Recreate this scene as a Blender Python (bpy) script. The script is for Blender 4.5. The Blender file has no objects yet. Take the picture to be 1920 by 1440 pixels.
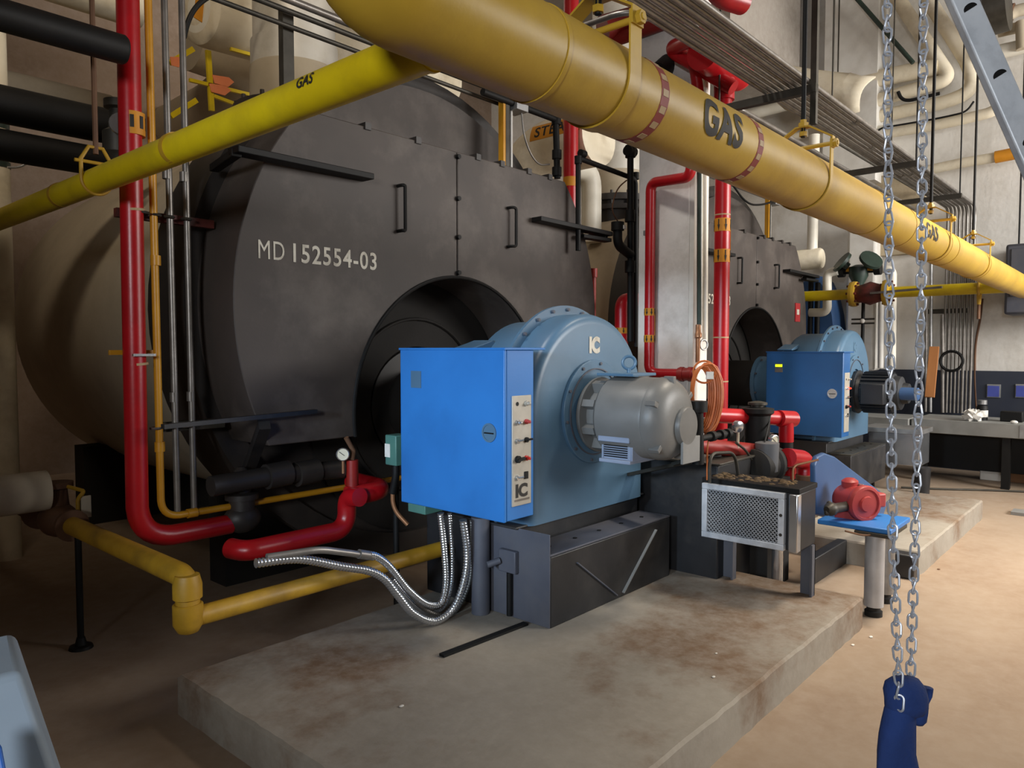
import bpy, bmesh, math, random
from mathutils import Vector as V, Matrix, Quaternion
random.seed(7)
PI = math.pi
scene = bpy.context.scene
COL = scene.collection

# ------------------------------------------------------------------ camera, world, lights
CAM_H = 1.6
YAW, PITCH, FOC = math.radians(41.6), math.radians(2.69), 1385.0
FWD = V((math.cos(YAW)*math.cos(PITCH), math.sin(YAW)*math.cos(PITCH), -math.sin(PITCH)))
RGT = V((math.sin(YAW), -math.cos(YAW), 0))
UPV = RGT.cross(FWD)
EYE = V((0, 0, CAM_H))
cam_data = bpy.data.cameras.new('camera')
cam_data.sensor_width = 36.0
cam_data.lens = FOC/1920*36.0
cam_data.clip_start = 0.05
cam = bpy.data.objects.new('camera', cam_data)
cam.matrix_world = Matrix(((RGT.x, UPV.x, -FWD.x, 0), (RGT.y, UPV.y, -FWD.y, 0), (RGT.z, UPV.z, -FWD.z, CAM_H), (0, 0, 0, 1)))
COL.objects.link(cam)
scene.camera = cam

world = bpy.data.worlds.new('world')
scene.world = world
world.use_nodes = True
bg = world.node_tree.nodes['Background']
bg.inputs[0].default_value = (1.0, 0.93, 0.85, 1)
bg.inputs[1].default_value = 0.012

def lamp(name, kind, loc, target, energy, color, size=1.0, size_y=None, spread=None, blend=0.3, angle=60):
    d = bpy.data.lights.new(name, kind)
    d.energy = energy
    d.color = color
    if kind == 'AREA':
        d.shape = 'RECTANGLE' if size_y else 'SQUARE'
        d.size = size
        if size_y:
            d.size_y = size_y
        if spread:
            d.spread = math.radians(spread)
    elif kind == 'SPOT':
        d.spot_size = math.radians(angle)
        d.spot_blend = blend
        d.shadow_soft_size = size
    else:
        d.shadow_soft_size = size
    o = bpy.data.objects.new(name, d)
    o.location = loc
    o.rotation_euler = (V(target)-V(loc)).to_track_quat('-Z', 'Y').to_euler()
    COL.objects.link(o)
    return o
# daylight through the windows of the near side, right of the camera
lamp('window_light', 'AREA', (8.6, -4.5, 3.6), (8.8, 3.0, 2.6), 520, (1.0, 0.97, 0.93), 5.0, 2.4, spread=130)
# cool daylight falling through a doorway on the left onto the cabinet
lamp('doorway_light', 'SPOT', (-3.2, 1.5, 2.3), (2.75, 2.75, 1.2), 1150, (0.62, 0.80, 1.0), 0.35, angle=24, blend=0.9)
# daylight from the open entrance behind the camera
lamp('entrance_light', 'SPOT', (-3.6, -1.2, 2.6), (5.0, 2.5, 2.3), 780, (0.92, 0.96, 1.0), 0.5, angle=62, blend=0.7)
# overhead room lamps
lamp('aisle_lamp', 'AREA', (6.4, 0.2, 6.4), (5.9, 0.5, 0), 115, (1.0, 0.88, 0.72), 1.6, 0.6, spread=80)
lamp('left_lamp', 'AREA', (0.3, 2.6, 6.2), (2.2, 5.6, 5.0), 32, (1.0, 0.85, 0.66), 1.2, 0.4, spread=90)
lamp('rear_lamp', 'POINT', (6.3, 8.6, 6.0), (6, 8, 0), 80, (1.0, 0.92, 0.82), 0.4)

# lamp over the burners
lamp('burner_lamp', 'SPOT', (1.7, 2.9, 6.5), (4.8, 2.3, 1.3), 520, (1.0, 0.95, 0.88), 0.3, angle=44, blend=0.8)

scene.view_settings.view_transform = 'Standard'
scene.view_settings.look = 'None'
scene.view_settings.gamma = 1.0
scene.view_settings.use_curve_mapping = False
scene.view_settings.exposure = 0.0

# ------------------------------------------------------------------ helpers
def at(px, py, X=None, Y=None, Z=None, D=None):
    """world point seen at a pixel of the 1920x1440 frame, on a plane or at a depth"""
    d = FWD + (px-960)/FOC*RGT - (py-720)/FOC*UPV
    if X is not None: t = X/d.x
    elif Y is not None: t = Y/d.y
    elif Z is not None: t = (Z-CAM_H)/d.z
    else: t = D
    return EYE + d*t

def lin(h):
    h = h.lstrip('#')
    r = []
    for i in (0, 2, 4):
        c = int(h[i:i+2], 16)/255
        r.append(c/12.92 if c <= 0.04045 else ((c+0.055)/1.055)**2.4)
    return (r[0], r[1], r[2], 1)

def mat(name, c1, c2=None, rough=0.5, metal=0.0, scale=5.0, bump=0.08, dirt=None, dscale=1.6, damt=0.45, fine=60, stretch=None, spec=0.5):
    m = bpy.data.materials.new(name)
    m.use_nodes = True
    nt = m.node_tree
    n, l = nt.nodes, nt.links
    bs = n['Principled BSDF']
    tc = n.new('ShaderNodeTexCoord')
    src = tc.outputs['Object']
    if stretch:
        mp = n.new('ShaderNodeMapping')
        mp.inputs['Scale'].default_value = stretch
        l.new(src, mp.inputs[0])
        src = mp.outputs[0]
    n1 = n.new('ShaderNodeTexNoise')
    n1.inputs['Scale'].default_value = scale
    n1.inputs['Detail'].default_value = 6
    l.new(src, n1.inputs['Vector'])
    r1 = n.new('ShaderNodeValToRGB')
    r1.color_ramp.elements[0].position = 0.35
    r1.color_ramp.elements[1].position = 0.65
    r1.color_ramp.elements[0].color = lin(c1)
    r1.color_ramp.elements[1].color = lin(c2 or c1)
    l.new(n1.outputs['Fac'], r1.inputs[0])
    out = r1.outputs[0]
    if dirt:
        n2 = n.new('ShaderNodeTexNoise')
        n2.inputs['Scale'].default_value = dscale
        n2.inputs['Detail'].default_value = 9
        n2.inputs['Roughness'].default_value = 0.65
        l.new(src, n2.inputs['Vector'])
        r2 = n.new('ShaderNodeValToRGB')
        r2.color_ramp.elements[0].position = 0.48
        r2.color_ramp.elements[1].position = 0.75
        r2.color_ramp.elements[0].color = (0, 0, 0, 1)
        r2.color_ramp.elements[1].color = (damt, damt, damt, 1)
        l.new(n2.outputs['Fac'], r2.inputs[0])
        mx = n.new('ShaderNodeMixRGB')
        l.new(r2.outputs[0], mx.inputs[0])
        l.new(out, mx.inputs[1])
        mx.inputs[2].default_value = lin(dirt)
        out = mx.outputs[0]
    l.new(out, bs.inputs['Base Color'])
    bs.inputs['Roughness'].default_value = rough
    bs.inputs['Metallic'].default_value = metal
    bs.inputs['Specular IOR Level'].default_value = spec
    if bump:
        n3 = n.new('ShaderNodeTexNoise')
        n3.inputs['Scale'].default_value = fine
        n3.inputs['Detail'].default_value = 4
        l.new(src, n3.inputs['Vector'])
        b = n.new('ShaderNodeBump')
        b.inputs['Strength'].default_value = bump
        b.inputs['Distance'].default_value = 0.01
        l.new(n3.outputs['Fac'], b.inputs['Height'])
        l.new(b.outputs[0], bs.inputs['Normal'])
    return m

def glow(name, c, e):
    m = mat(name, c, bump=0)
    bs = m.node_tree.nodes['Principled BSDF']
    bs.inputs['Emission Color'].default_value = lin(c)
    bs.inputs['Emission Strength'].default_value = e
    return m

M = dict(
    charcoal=mat('charcoal_paint', '#3f3834', '#473f3a', 0.62, 0, 3, 0.05, '#8a8078', 2.2, 0.30),
    darkdrum=mat('dark_drum_paint', '#2a2725', '#332e2b', 0.5, 0, 2, 0.05, '#5a5048', 2.0, 0.35),
    soot=mat('sooty_steel', '#15120f', '#1d1915', 0.8, 0, 3, 0.08),
    black=mat('black_iron', '#0b0b0b', '#121110', 0.6, 0, 6, 0.05, spec=0.3),
    blackpaint=mat('black_paint', '#1d1d1f', '#262628', 0.45, 0, 6, 0.03, '#55504a', 2.5, 0.4),
    slate=mat('slate_grey_paint', '#4b4d57', '#54565f', 0.55, 0, 5, 0.03, '#6b6660', 3.0, 0.35),
    cream=mat('cream_lagging', '#b3a68f', '#bdb09a', 0.75, 0, 3, 0.12, '#6f6250', 1.5, 0.5, fine=25),
    creampipe=mat('cream_pipe_wrap', '#d8ccb2', '#e2d8c2', 0.7, 0, 4, 0.15, '#8a7654', 3.0, 0.5, fine=20),
    stack=mat('stack_metal', '#dcd8ce', '#cfc9bc', 0.45, 0.1, 4, 0.05, '#8f8674', 2.5, 0.5),
    yellow=mat('yellow_ochre_paint', '#c09c33', '#b48f2b', 0.45, 0, 3, 0.06, '#7a5c26', 2.6, 0.4, fine=40),
    yellowb=mat('bright_yellow_paint', '#d8bd12', '#c9ad10', 0.40, 0, 4, 0.06, '#8a7420', 3.5, 0.45, fine=40),
    yellowd=mat('dull_yellow_paint', '#a57d1c', '#b98f25', 0.5, 0, 6, 0.08, '#5a4320', 4, 0.6),
    amber=mat('amber_pipe', '#c8901f', '#b98018', 0.4, 0, 6, 0.05),
    red=mat('red_pipe_paint', '#b3131c', '#a50f18', 0.33, 0, 4, 0.04, '#5c0f10', 3, 0.4),
    reddark=mat('old_red_paint', '#8e1d17', '#7a1712', 0.45, 0, 4, 0.06, '#4a2a1e', 3, 0.55),
    redmotor=mat('red_motor_paint', '#b8423f', '#a93a38', 0.45, 0, 6, 0.05, '#7d4a44', 4, 0.4),
    bluedoor=mat('bright_blue_paint', '#2f79c4', '#2b70b8', 0.42, 0, 2.5, 0.03, '#255f9e', 2.2, 0.4),
    bluehouse=mat('steel_blue_paint', '#52738d', '#4c6b84', 0.38, 0, 3, 0.03, '#3f5f78', 2.4, 0.35),
    navy=mat('navy_blue_paint', '#235a94', '#205288', 0.35, 0, 3, 0.03),
    bluetank=mat('tank_blue_paint', '#3a5c8a', '#345480', 0.45, 0, 3, 0.03),
    wainscot=mat('dark_navy_wall_paint', '#2a2f3d', '#30343f', 0.5, 0, 3, 0.05),
    motor=mat('motor_grey_paint', '#72716e', '#6a6966', 0.42, 0, 5, 0.04, '#57544f', 4, 0.3),
    motorblue=mat('blue_grey_casting', '#8f9aae', '#858fa3', 0.45, 0, 5, 0.04),
    motordark=mat('dark_motor_paint', '#23262b', '#1b1d21', 0.5, 0, 5, 0.05),
    galv=mat('galvanised_steel', '#a9a9a8', '#8f8f8f', 0.42, 0.75, 9, 0.05),
    conduit=mat('conduit_steel', '#8d8882', '#77726c', 0.40, 0.6, 9, 0.04, '#4c4640', 3, 0.4),
    strut=mat('strut_steel', '#4a463f', '#3c3932', 0.5, 0.5, 9, 0.05),
    chrome=mat('bright_metal', '#d5d8dc', '#c6c9cd', 0.22, 0.9, 9, 0.02),
    alu=mat('aluminium', '#d2d6db', '#c2c7ce', 0.45, 0.15, 12, 0.08, '#7c7c78', 6, 0.5),
    chainsteel=mat('chain_steel', '#c3c8d1', '#b2b8c3', 0.38, 0.35, 30, 0.05, '#6f7078', 20, 0.5),
    mesh=mat('expanded_mesh_steel', '#c4c7cb', '#b2b5ba', 0.4, 0.3, 9, 0.03),
    panel=mat('brushed_panel', '#b9b3a7', '#aaa498', 0.45, 0.3, 9, 0.02),
    white=mat('white_paint', '#dedbd4', '#d2cec6', 0.6, 0, 5, 0.05, '#a49c8e', 2, 0.4),
    pvc=mat('white_pipe', '#e6e1d3', '#dcd6c6', 0.45, 0, 5, 0.05),
    whitecol=mat('white_column_paint', '#e6e2dd', '#dbd6d0', 0.75, 0, 2, 0.10, '#8b8175', 2.6, 0.55, fine=30),
    letter=mat('stencil_white', '#d9d3c4', '#c8c1b1', 0.8, 0, 14, 0.05, '#6a635a', 14, 0.5),
    ink=mat('black_lettering', '#1e1c1a', '#2a2622', 0.7, 0, 9, 0.0),
    label=mat('label_orange', '#d08a1c', '#c17f18', 0.6, 0, 9, 0.0),
    bandred=mat('band_red', '#8c3530', '#7d2b28', 0.6, 0, 9, 0.0),
    bandcream=mat('band_cream', '#b59a74', '#a88d68', 0.6, 0, 9, 0.0),
    teal=mat('teal_box', '#4f7d72', '#46716a', 0.5, 0, 6, 0.03),
    paper=mat('paper_white', '#e6e3dc', '#d6d2c8', 0.9, 0, 12, 0.3),
    orangecord=mat('orange_cord', '#c06a34', '#b05c2a', 0.5, 0, 8, 0.0),
    orangetag=mat('orange_tag', '#e2865a', '#d87a4c', 0.8, 0, 8, 0.0),
    cloth=mat('navy_cloth', '#1f3b78', '#1a3266', 0.9, 0, 6, 0.25, fine=90),
    wood=mat('wood_board', '#b87a45', '#a56a3a', 0.7, 0, 4, 0.1, stretch=(1, 1, .15)),
    rubble=mat('brown_grit', '#7a6242', '#3e3226', 0.95, 0, 30, 0.8),
    bench=mat('bench_grey', '#8d8d89', '#7f7f7b', 0.6, 0, 5, 0.05),
    cardboard=mat('cardboard', '#8a6344', '#7b563a', 0.85, 0, 5, 0.05),
    signblue=mat('sign_blue', '#4a55a8', '#414b98', 0.5, 0, 5, 0.0),
    signred=mat('sign_red', '#b83236', '#a52a2e', 0.5, 0, 5, 0.0),
    brown=mat('brown_band', '#5a3c28', '#6b4a30', 0.7, 0, 5, 0.1),
    rust=mat('rusty_valve', '#6b2a22', '#4a2420', 0.6, 0, 9, 0.2),
    green=mat('dark_green_paint', '#26382f', '#1e2d26', 0.5, 0, 6, 0.05),
    bluebin=mat('blue_plastic', '#9aabba', '#8e9fb0', 0.55, 0, 3, 0.04, '#8aa0b4', 2, 0.4),
    bluevivid=mat('vivid_blue_plastic', '#2f6fd0', '#2b66c0', 0.5, 0, 3, 0.02),
    copper=mat('copper_tube', '#a87a58', '#96694a', 0.4, 0.5, 9, 0.03),
    brick=mat('tan_block', '#b3a489', '#a2947a', 0.85, 0, 3, 0.3, '#7d705a', 3, 0.5),
    lampgreen=glow('lamp_green', '#b8f010', 2.2),
    lampred=glow('lamp_red', '#ff2a10', 3.0),
    gaugeface=mat('gauge_face', '#d8cfb6', '#cbc2a8', 0.5, 0, 5, 0.0),
    capred=mat('red_cap', '#c02a20', '#b0241c', 0.35, 0, 5, 0.0),
    greydark=mat('actuator_grey', '#5e5e60', '#545456', 0.5, 0, 5, 0.03),
    silver=mat('silver_paint', '#c6cad0', '#b4b8be', 0.32, 0.45, 8, 0.03),
    paint_grey=mat('plate_grey', '#8a8a88', '#7e7e7c', 0.5, 0, 5, 0.03),
)
def concrete(name, c1, c2, c3, stain, scale, bump, lo=0.48, hi=0.75):
    m = mat(name, c1, c2, 0.85, 0, scale, bump, stain, 0.9, 0.8, fine=18)
    nt = m.node_tree
    rs = [n for n in nt.nodes if n.type == 'VALTORGB'][1]
    rs.color_ramp.elements[0].position = lo
    rs.color_ramp.elements[1].position = hi
    bs = nt.nodes['Principled BSDF']
    src = bs.inputs['Base Color'].links[0].from_socket
    tc = [n for n in nt.nodes if n.type == 'TEX_COORD'][0]
    n = nt.nodes.new('ShaderNodeTexNoise')
    n.inputs['Scale'].default_value = 11
    n.inputs['Detail'].default_value = 10
    n.inputs['Roughness'].default_value = 0.7
    nt.links.new(tc.outputs['Object'], n.inputs['Vector'])
    r = nt.nodes.new('ShaderNodeValToRGB')
    r.color_ramp.elements[0].position = 0.40
    r.color_ramp.elements[1].position = 0.72
    r.color_ramp.elements[0].color = (0, 0, 0, 1)
    r.color_ramp.elements[1].color = (.5, .5, .5, 1)
    nt.links.new(n.outputs['Fac'], r.inputs[0])
    mx = nt.nodes.new('ShaderNodeMixRGB')
    nt.links.new(r.outputs[0], mx.inputs[0])
    nt.links.new(src, mx.inputs[1])
    mx.inputs[2].default_value = lin(c3)
    nt.links.new(mx.outputs[0], bs.inputs['Base Color'])
    return m
M['pad'] = concrete('pad_concrete', '#979084', '#8b8275', '#a8a196', '#6b4d30', 1.4, 0.3, 0.50, 0.62)
M['floor'] = concrete('floor_concrete', '#94806b', '#9d8a76', '#a69685', '#7f6650', 0.8, 0.10)
M['wallw'] = concrete('white_block_wall', '#dedad3', '#d2cec6', '#e6e3dd', '#b5ad9f', 0.7, 0.35)
M['wallb'] = concrete('back_wall_plaster', '#9b8877', '#8f7c6b', '#a7968a', '#6f5d4c', 0.6, 0.15)
M['ceil'] = concrete('ceiling_concrete', '#a39a90', '#958c82', '#b5aea5', '#7f766b', 0.5, 0.15)

def root(name, label, cat, loc=(0, 0, 0), group=None):
    o = bpy.data.objects.new(name, None)
    o.empty_display_size = 0.1
    o.location = loc
    COL.objects.link(o)
    o['label'] = label
    o['category'] = cat
    if group: o['group'] = group
    return o

class B:
    def __init__(s): s.bm = bmesh.new()
    def v(s, p): return s.bm.verts.new(V(p))
    def f(s, vs):
        try: return s.bm.faces.new(vs)
        except ValueError: return None
    def obox(s, c, ax, ay, az):
        c, ax, ay, az = V(c), V(ax), V(ay), V(az)
        q = [s.v(c+ax*i+ay*j+az*k) for i in (-1, 1) for j in (-1, 1) for k in (-1, 1)]
        for a, b, cc, d in ((0, 1, 3, 2), (4, 6, 7, 5), (0, 4, 5, 1), (2, 3, 7, 6), (0, 2, 6, 4), (1, 5, 7, 3)):
            s.f((q[a], q[b], q[cc], q[d]))
        return s
    def box(s, x0, x1, y0, y1, z0, z1):
        return s.obox(((x0+x1)/2, (y0+y1)/2, (z0+z1)/2), ((x1-x0)/2, 0, 0), (0, (y1-y0)/2, 0), (0, 0, (z1-z0)/2))
    def bar(s, p0, p1, w, h, up=(0, 0, 1)):
        p0, p1 = V(p0), V(p1)
        d = p1-p0
        side = d.cross(V(up))
        if side.length < 1e-5: side = d.cross(V((1, 0, 0)))
        side.normalize()
        u = side.cross(d).normalized()
        return s.obox((p0+p1)/2, d/2, side*w/2, u*h/2)
    def loft(s, loops, cap=True):
        rings = [[s.v(p) for p in lp] for lp in loops]
        n = len(rings[0])
        for a, b in zip(rings, rings[1:]):
            for i in range(n):
                s.f((a[i], a[(i+1) % n], b[(i+1) % n], b[i]))
        if cap:
            s.f(rings[0][::-1]); s.f(rings[-1])
        return s
    def path(s, pts, fil, n=7):
        pts = [V(p) for p in pts]
        if fil <= 0 or len(pts) < 3: return pts
        out = [pts[0]]
        for i in range(1, len(pts)-1):
            a, b, c = pts[i-1], pts[i], pts[i+1]
            t = min(fil, (a-b).length*0.49, (c-b).length*0.49)
            p, q = b+(a-b).normalized()*t, b+(c-b).normalized()*t
            for k in range(n+1):
                u = k/n
                # between a quadratic and a true arc
                out.append((1-u)**2*p + 2*u*(1-u)*(b*0.86+(p+q)/2*0.14) + u*u*q)
        out.append(pts[-1])
        return out
    def tube(s, pts, r, seg=14, fil=0.0, cap=True, rad=None):
        P = s.path(pts, fil)
        q = [P[0]]
        for p in P[1:]:
            if (p-q[-1]).length > 1e-5: q.append(p)
        P = q
        t = [(P[min(i+1, len(P)-1)]-P[max(i-1, 0)]).normalized() for i in range(len(P))]
        ref = V((0, 0, 1)) if abs(t[0].z) < 0.9 else V((1, 0, 0))
        nrm = t[0].cross(ref).normalized()
        loops = []
        for i, p in enumerate(P):
            if i:
                nrm = (nrm - t[i]*nrm.dot(t[i])).normalized()
            bn = t[i].cross(nrm)
            rr = rad(i, len(P)) if rad else r
            loops.append([p + (nrm*math.cos(2*PI*k/seg)+bn*math.sin(2*PI*k/seg))*rr for k in range(seg)])
        return s.loft(loops, cap)
    def cyl(s, p0, p1, r0, r1=None, seg=24):
        return s.lathe(p0, V(p1)-V(p0), [(0, r0), ((V(p1)-V(p0)).length, r0 if r1 is None else r1)], seg)
    def lathe(s, o, ax, prof, seg=32):
        o, ax = V(o), V(ax).normalized()
        ref = V((0, 0, 1)) if abs(ax.z) < 0.9 else V((1, 0, 0))
        a = ax.cross(ref).normalized(); b = ax.cross(a)
        loops = [[o+ax*h+(a*math.cos(2*PI*k/seg)+b*math.sin(2*PI*k/seg))*max(r, 1e-4) for k in range(seg)] for h, r in prof]
        return s.loft(loops)
    def pipewall(s, o, ax, h0, h1, r0, r1, seg=64):
        """ring with inner radius r0, outer r1"""
        o, ax = V(o), V(ax).normalized()
        ref = V((0, 0, 1)) if abs(ax.z) < 0.9 else V((1, 0, 0))
        a = ax.cross(ref).normalized(); b = ax.cross(a)
        def L(h, r): return [s.v(o+ax*h+(a*math.cos(2*PI*k/seg)+b*math.sin(2*PI*k/seg))*r) for k in range(seg)]
        q = [L(h0, r0), L(h0, r1), L(h1, r1), L(h1, r0)]
        for i in range(4):
            A, Bq = q[i], q[(i+1) % 4]
            for k in range(seg):
                s.f((A[k], A[(k+1) % seg], Bq[(k+1) % seg], Bq[k]))
        return s
    def prism(s, pts, vec):
        vec = V(vec)
        a = [s.v(p) for p in pts]; b = [s.v(V(p)+vec) for p in pts]
        n = len(a)
        s.f(a[::-1]); s.f(b)
        for i in range(n): s.f((a[i], a[(i+1) % n], b[(i+1) % n], b[i]))
        return s
    def sphere(s, c, r, sc=(1, 1, 1), u=16, w=10):
        m = Matrix.Translation(V(c)) @ Matrix.Diagonal((sc[0], sc[1], sc[2], 1))
        bmesh.ops.create_uvsphere(s.bm, u_segments=u, v_segments=w, radius=r, matrix=m)
        return s
    def torus(s, c, ax, R, r, seg=28, sub=8):
        c, ax = V(c), V(ax).normalized()
        ref = V((0, 0, 1)) if abs(ax.z) < 0.9 else V((1, 0, 0))
        a = ax.cross(ref).normalized(); b = ax.cross(a)
        rings = []
        for i in range(seg):
            t = 2*PI*i/seg
            d = a*math.cos(t)+b*math.sin(t)
            rings.append([s.v(c+d*(R+r*math.cos(2*PI*k/sub))+ax*r*math.sin(2*PI*k/sub)) for k in range(sub)])
        for i in range(seg):
            A, Bq = rings[i], rings[(i+1) % seg]
            for k in range(sub): s.f((A[k], A[(k+1) % sub], Bq[(k+1) % sub], Bq[k]))
        return s
    def text(s, t, place, h, ext=0.002, bold=0.0, width=None, spacing=1.0, sub=0):
        """letters as geometry; place(x, y, z) maps flat text space (height h) to the world"""
        cu = bpy.data.curves.new('lettering', 'FONT')
        cu.body = t; cu.size = h/0.72; cu.offset = bold; cu.space_character = spacing
        cu.align_x = 'CENTER'; cu.resolution_u = 4
        ob = bpy.data.objects.new('lettering', cu)
        COL.objects.link(ob)
        dg = bpy.context.evaluated_depsgraph_get()
        me = bpy.data.meshes.new_from_object(ob.evaluated_get(dg))
        bpy.data.objects.remove(ob); bpy.data.curves.remove(cu)
        tb = bmesh.new(); tb.from_mesh(me)
        bpy.data.meshes.remove(me)
        bmesh.ops.triangulate(tb, faces=tb.faces[:])
        for _ in range(sub):
            lim = h*0.16
            ed = [e for e in tb.edges if e.calc_length() > lim]
            if not ed: break
            bmesh.ops.subdivide_edges(tb, edges=ed, cuts=1)
            bmesh.ops.triangulate(tb, faces=[f for f in tb.faces if len(f.verts) > 3])
        xs = [v.co.x for v in tb.verts]; x0, x1 = min(xs), max(xs)
        sx = width/(x1-x0) if width else 1.0
        xm = (x0+x1)/2
        mp = {}
        for v in tb.verts: mp[v] = s.v(place((v.co.x-xm)*sx, v.co.y, ext))
        for f in tb.faces: s.f([mp[v] for v in f.verts])
        tb.free()
        return s
    def done(s, name, m, parent=None, label=None, cat=None, group=None, bevel=0.0, seg=2, kind=None, sharp=38, flat=False, solid=0.0):
        bmesh.ops.recalc_face_normals(s.bm, faces=s.bm.faces[:])
        me = bpy.data.meshes.new(name)
        if parent is None:
            co = [v.co for v in s.bm.verts]
            x = [c.x for c in co]; y = [c.y for c in co]; z = [c.z for c in co]
            org = V(((min(x)+max(x))/2, (min(y)+max(y))/2, min(z)))
        else:
            org = V(parent.location)
            q = parent
            while q.parent:
                q = q.parent; org = org+V(q.location)
        for v in s.bm.verts: v.co -= org
        s.bm.to_mesh(me); s.bm.free()
        if not flat:
            for p in me.polygons: p.use_smooth = True
            me.set_sharp_from_angle(angle=math.radians(sharp))
        me.materials.append(M[m] if isinstance(m, str) else m)
        o = bpy.data.objects.new(name, me)
        COL.objects.link(o)
        if parent is None: o.location = org
        else: o.parent = parent
        if label: o['label'] = label
        if cat: o['category'] = cat
        if group: o['group'] = group
        if kind: o['kind'] = kind
        if solid:
            md = o.modifiers.new('thickness', 'SOLIDIFY'); md.thickness = solid
        if bevel:
            md = o.modifiers.new('bevel', 'BEVEL')
            md.width = bevel; md.segments = seg; md.limit_method = 'ANGLE'; md.angle_limit = math.radians(40)
        return o

def copy_tree(o, parent=None):
    c = o.copy(); COL.objects.link(c)
    if parent is not None: c.parent = parent
    for ch in list(o.children): copy_tree(ch, c)
    return c

def pipe(name, label, cat, pts, r, m, fil=0.0, group=None, seg=16, collars=(), cm=None, bulge=1.25, cl=0.05):
    """a run of pipe with elbows; collars are fittings at given (point, direction)"""
    b = B().tube(pts, r, seg, fil)
    for p, d in collars:
        d = V(d).normalized()
        b.cyl(V(p)-d*cl/2, V(p)+d*cl/2, r*bulge, None, seg)
    return b.done(name, m, None, label, cat, group)
PXW = lambda px, d: px*d/FOC      # size of a pixel length at a depth

# ------------------------------------------------------------------ room shell
B().box(-6, 12.2, -6, 12.5, -0.2, 0).done('floor', 'floor', kind='structure')
B().box(-6, 12.2, -6, 12.5, 6.9, 7.1).done('ceiling', 'ceil', kind='structure')
WX = 11.3
B().box(WX, WX+0.3, -6, 12.5, 0, 6.9).done('wall_far', 'wallw', kind='structure')
B().box(-6, WX, 10.6, 10.9, 0, 6.9).done('wall_back', 'wallb', kind='structure')
B().box(-6.3, -6, -6, 12.5, 0, 6.9).done('wall_left', 'wallb', kind='structure')
B().box(WX-0.03, WX, -3, 4.3, 0, 1.32).done('trim_1', 'wainscot', kind='structure')
# pillar with peeling white paint between the boilers
B().box(5.35, 5.68, 2.87, 3.34, 0, 6.9).done('trim_2', 'whitecol', kind='structure', bevel=0.01)
# pads under the burners
def pad(x0, x1, y0, y1, h, nm, lb):
    b = B()
    n = 40
    rnd = random.Random(int(x0*10))
    def edge(t, z): return (rnd.random()-.5)*0.012 + (0.02 if z else 0)
    lo, hi = [], []
    cs = [(x0, y0), (x1, y0), (x1, y1), (x0, y1)]
    for i in range(4):
        a, c = V((*cs[i], 0)), V((*cs[(i+1) % 4], 0))
        nn = (c-a).normalized(); out = V((nn.y, -nn.x, 0))
        for k in range(n):
            p = a+(c-a)*k/n
            j = (rnd.random()-.5)*0.007
            lo.append(p+out*(0.004+j)); hi.append(p+out*(rnd.random()-.5)*0.008+V((0, 0, h)))
    mid = [p*0.5+q*0.5+V((0, 0, h*.2)) for p, q in zip(lo, hi)]
    b.loft([lo, mid, [p-V((0, 0, .012)) for p in hi], [V((p.x+((x0+x1)/2-p.x)*.008, p.y+((y0+y1)/2-p.y)*.012, p.z)) for p in hi]])
    return b.done(nm, 'pad', kind='structure', sharp=20)
pad(1.40, 4.47, 1.27, 3.2, 0.175, 'trim_3', '')
pad(5.74, 8.14, 1.27, 3.2, 0.175, 'trim_4', '')
# beams and columns high on the far wall
B().box(WX-0.45, WX, 3.05, 3.75, 3.9, 6.9).done('trim_5', 'white', kind='structure')
B().box(8.6, WX-0.45, 4.1, 4.7, 5.3, 6.9).done('trim_6', 'ceil', kind='structure')
B().box(WX-0.16, WX, 2.5, 3.2, 2.9, 4.0).done('trim_7', 'brick', kind='structure')

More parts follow.
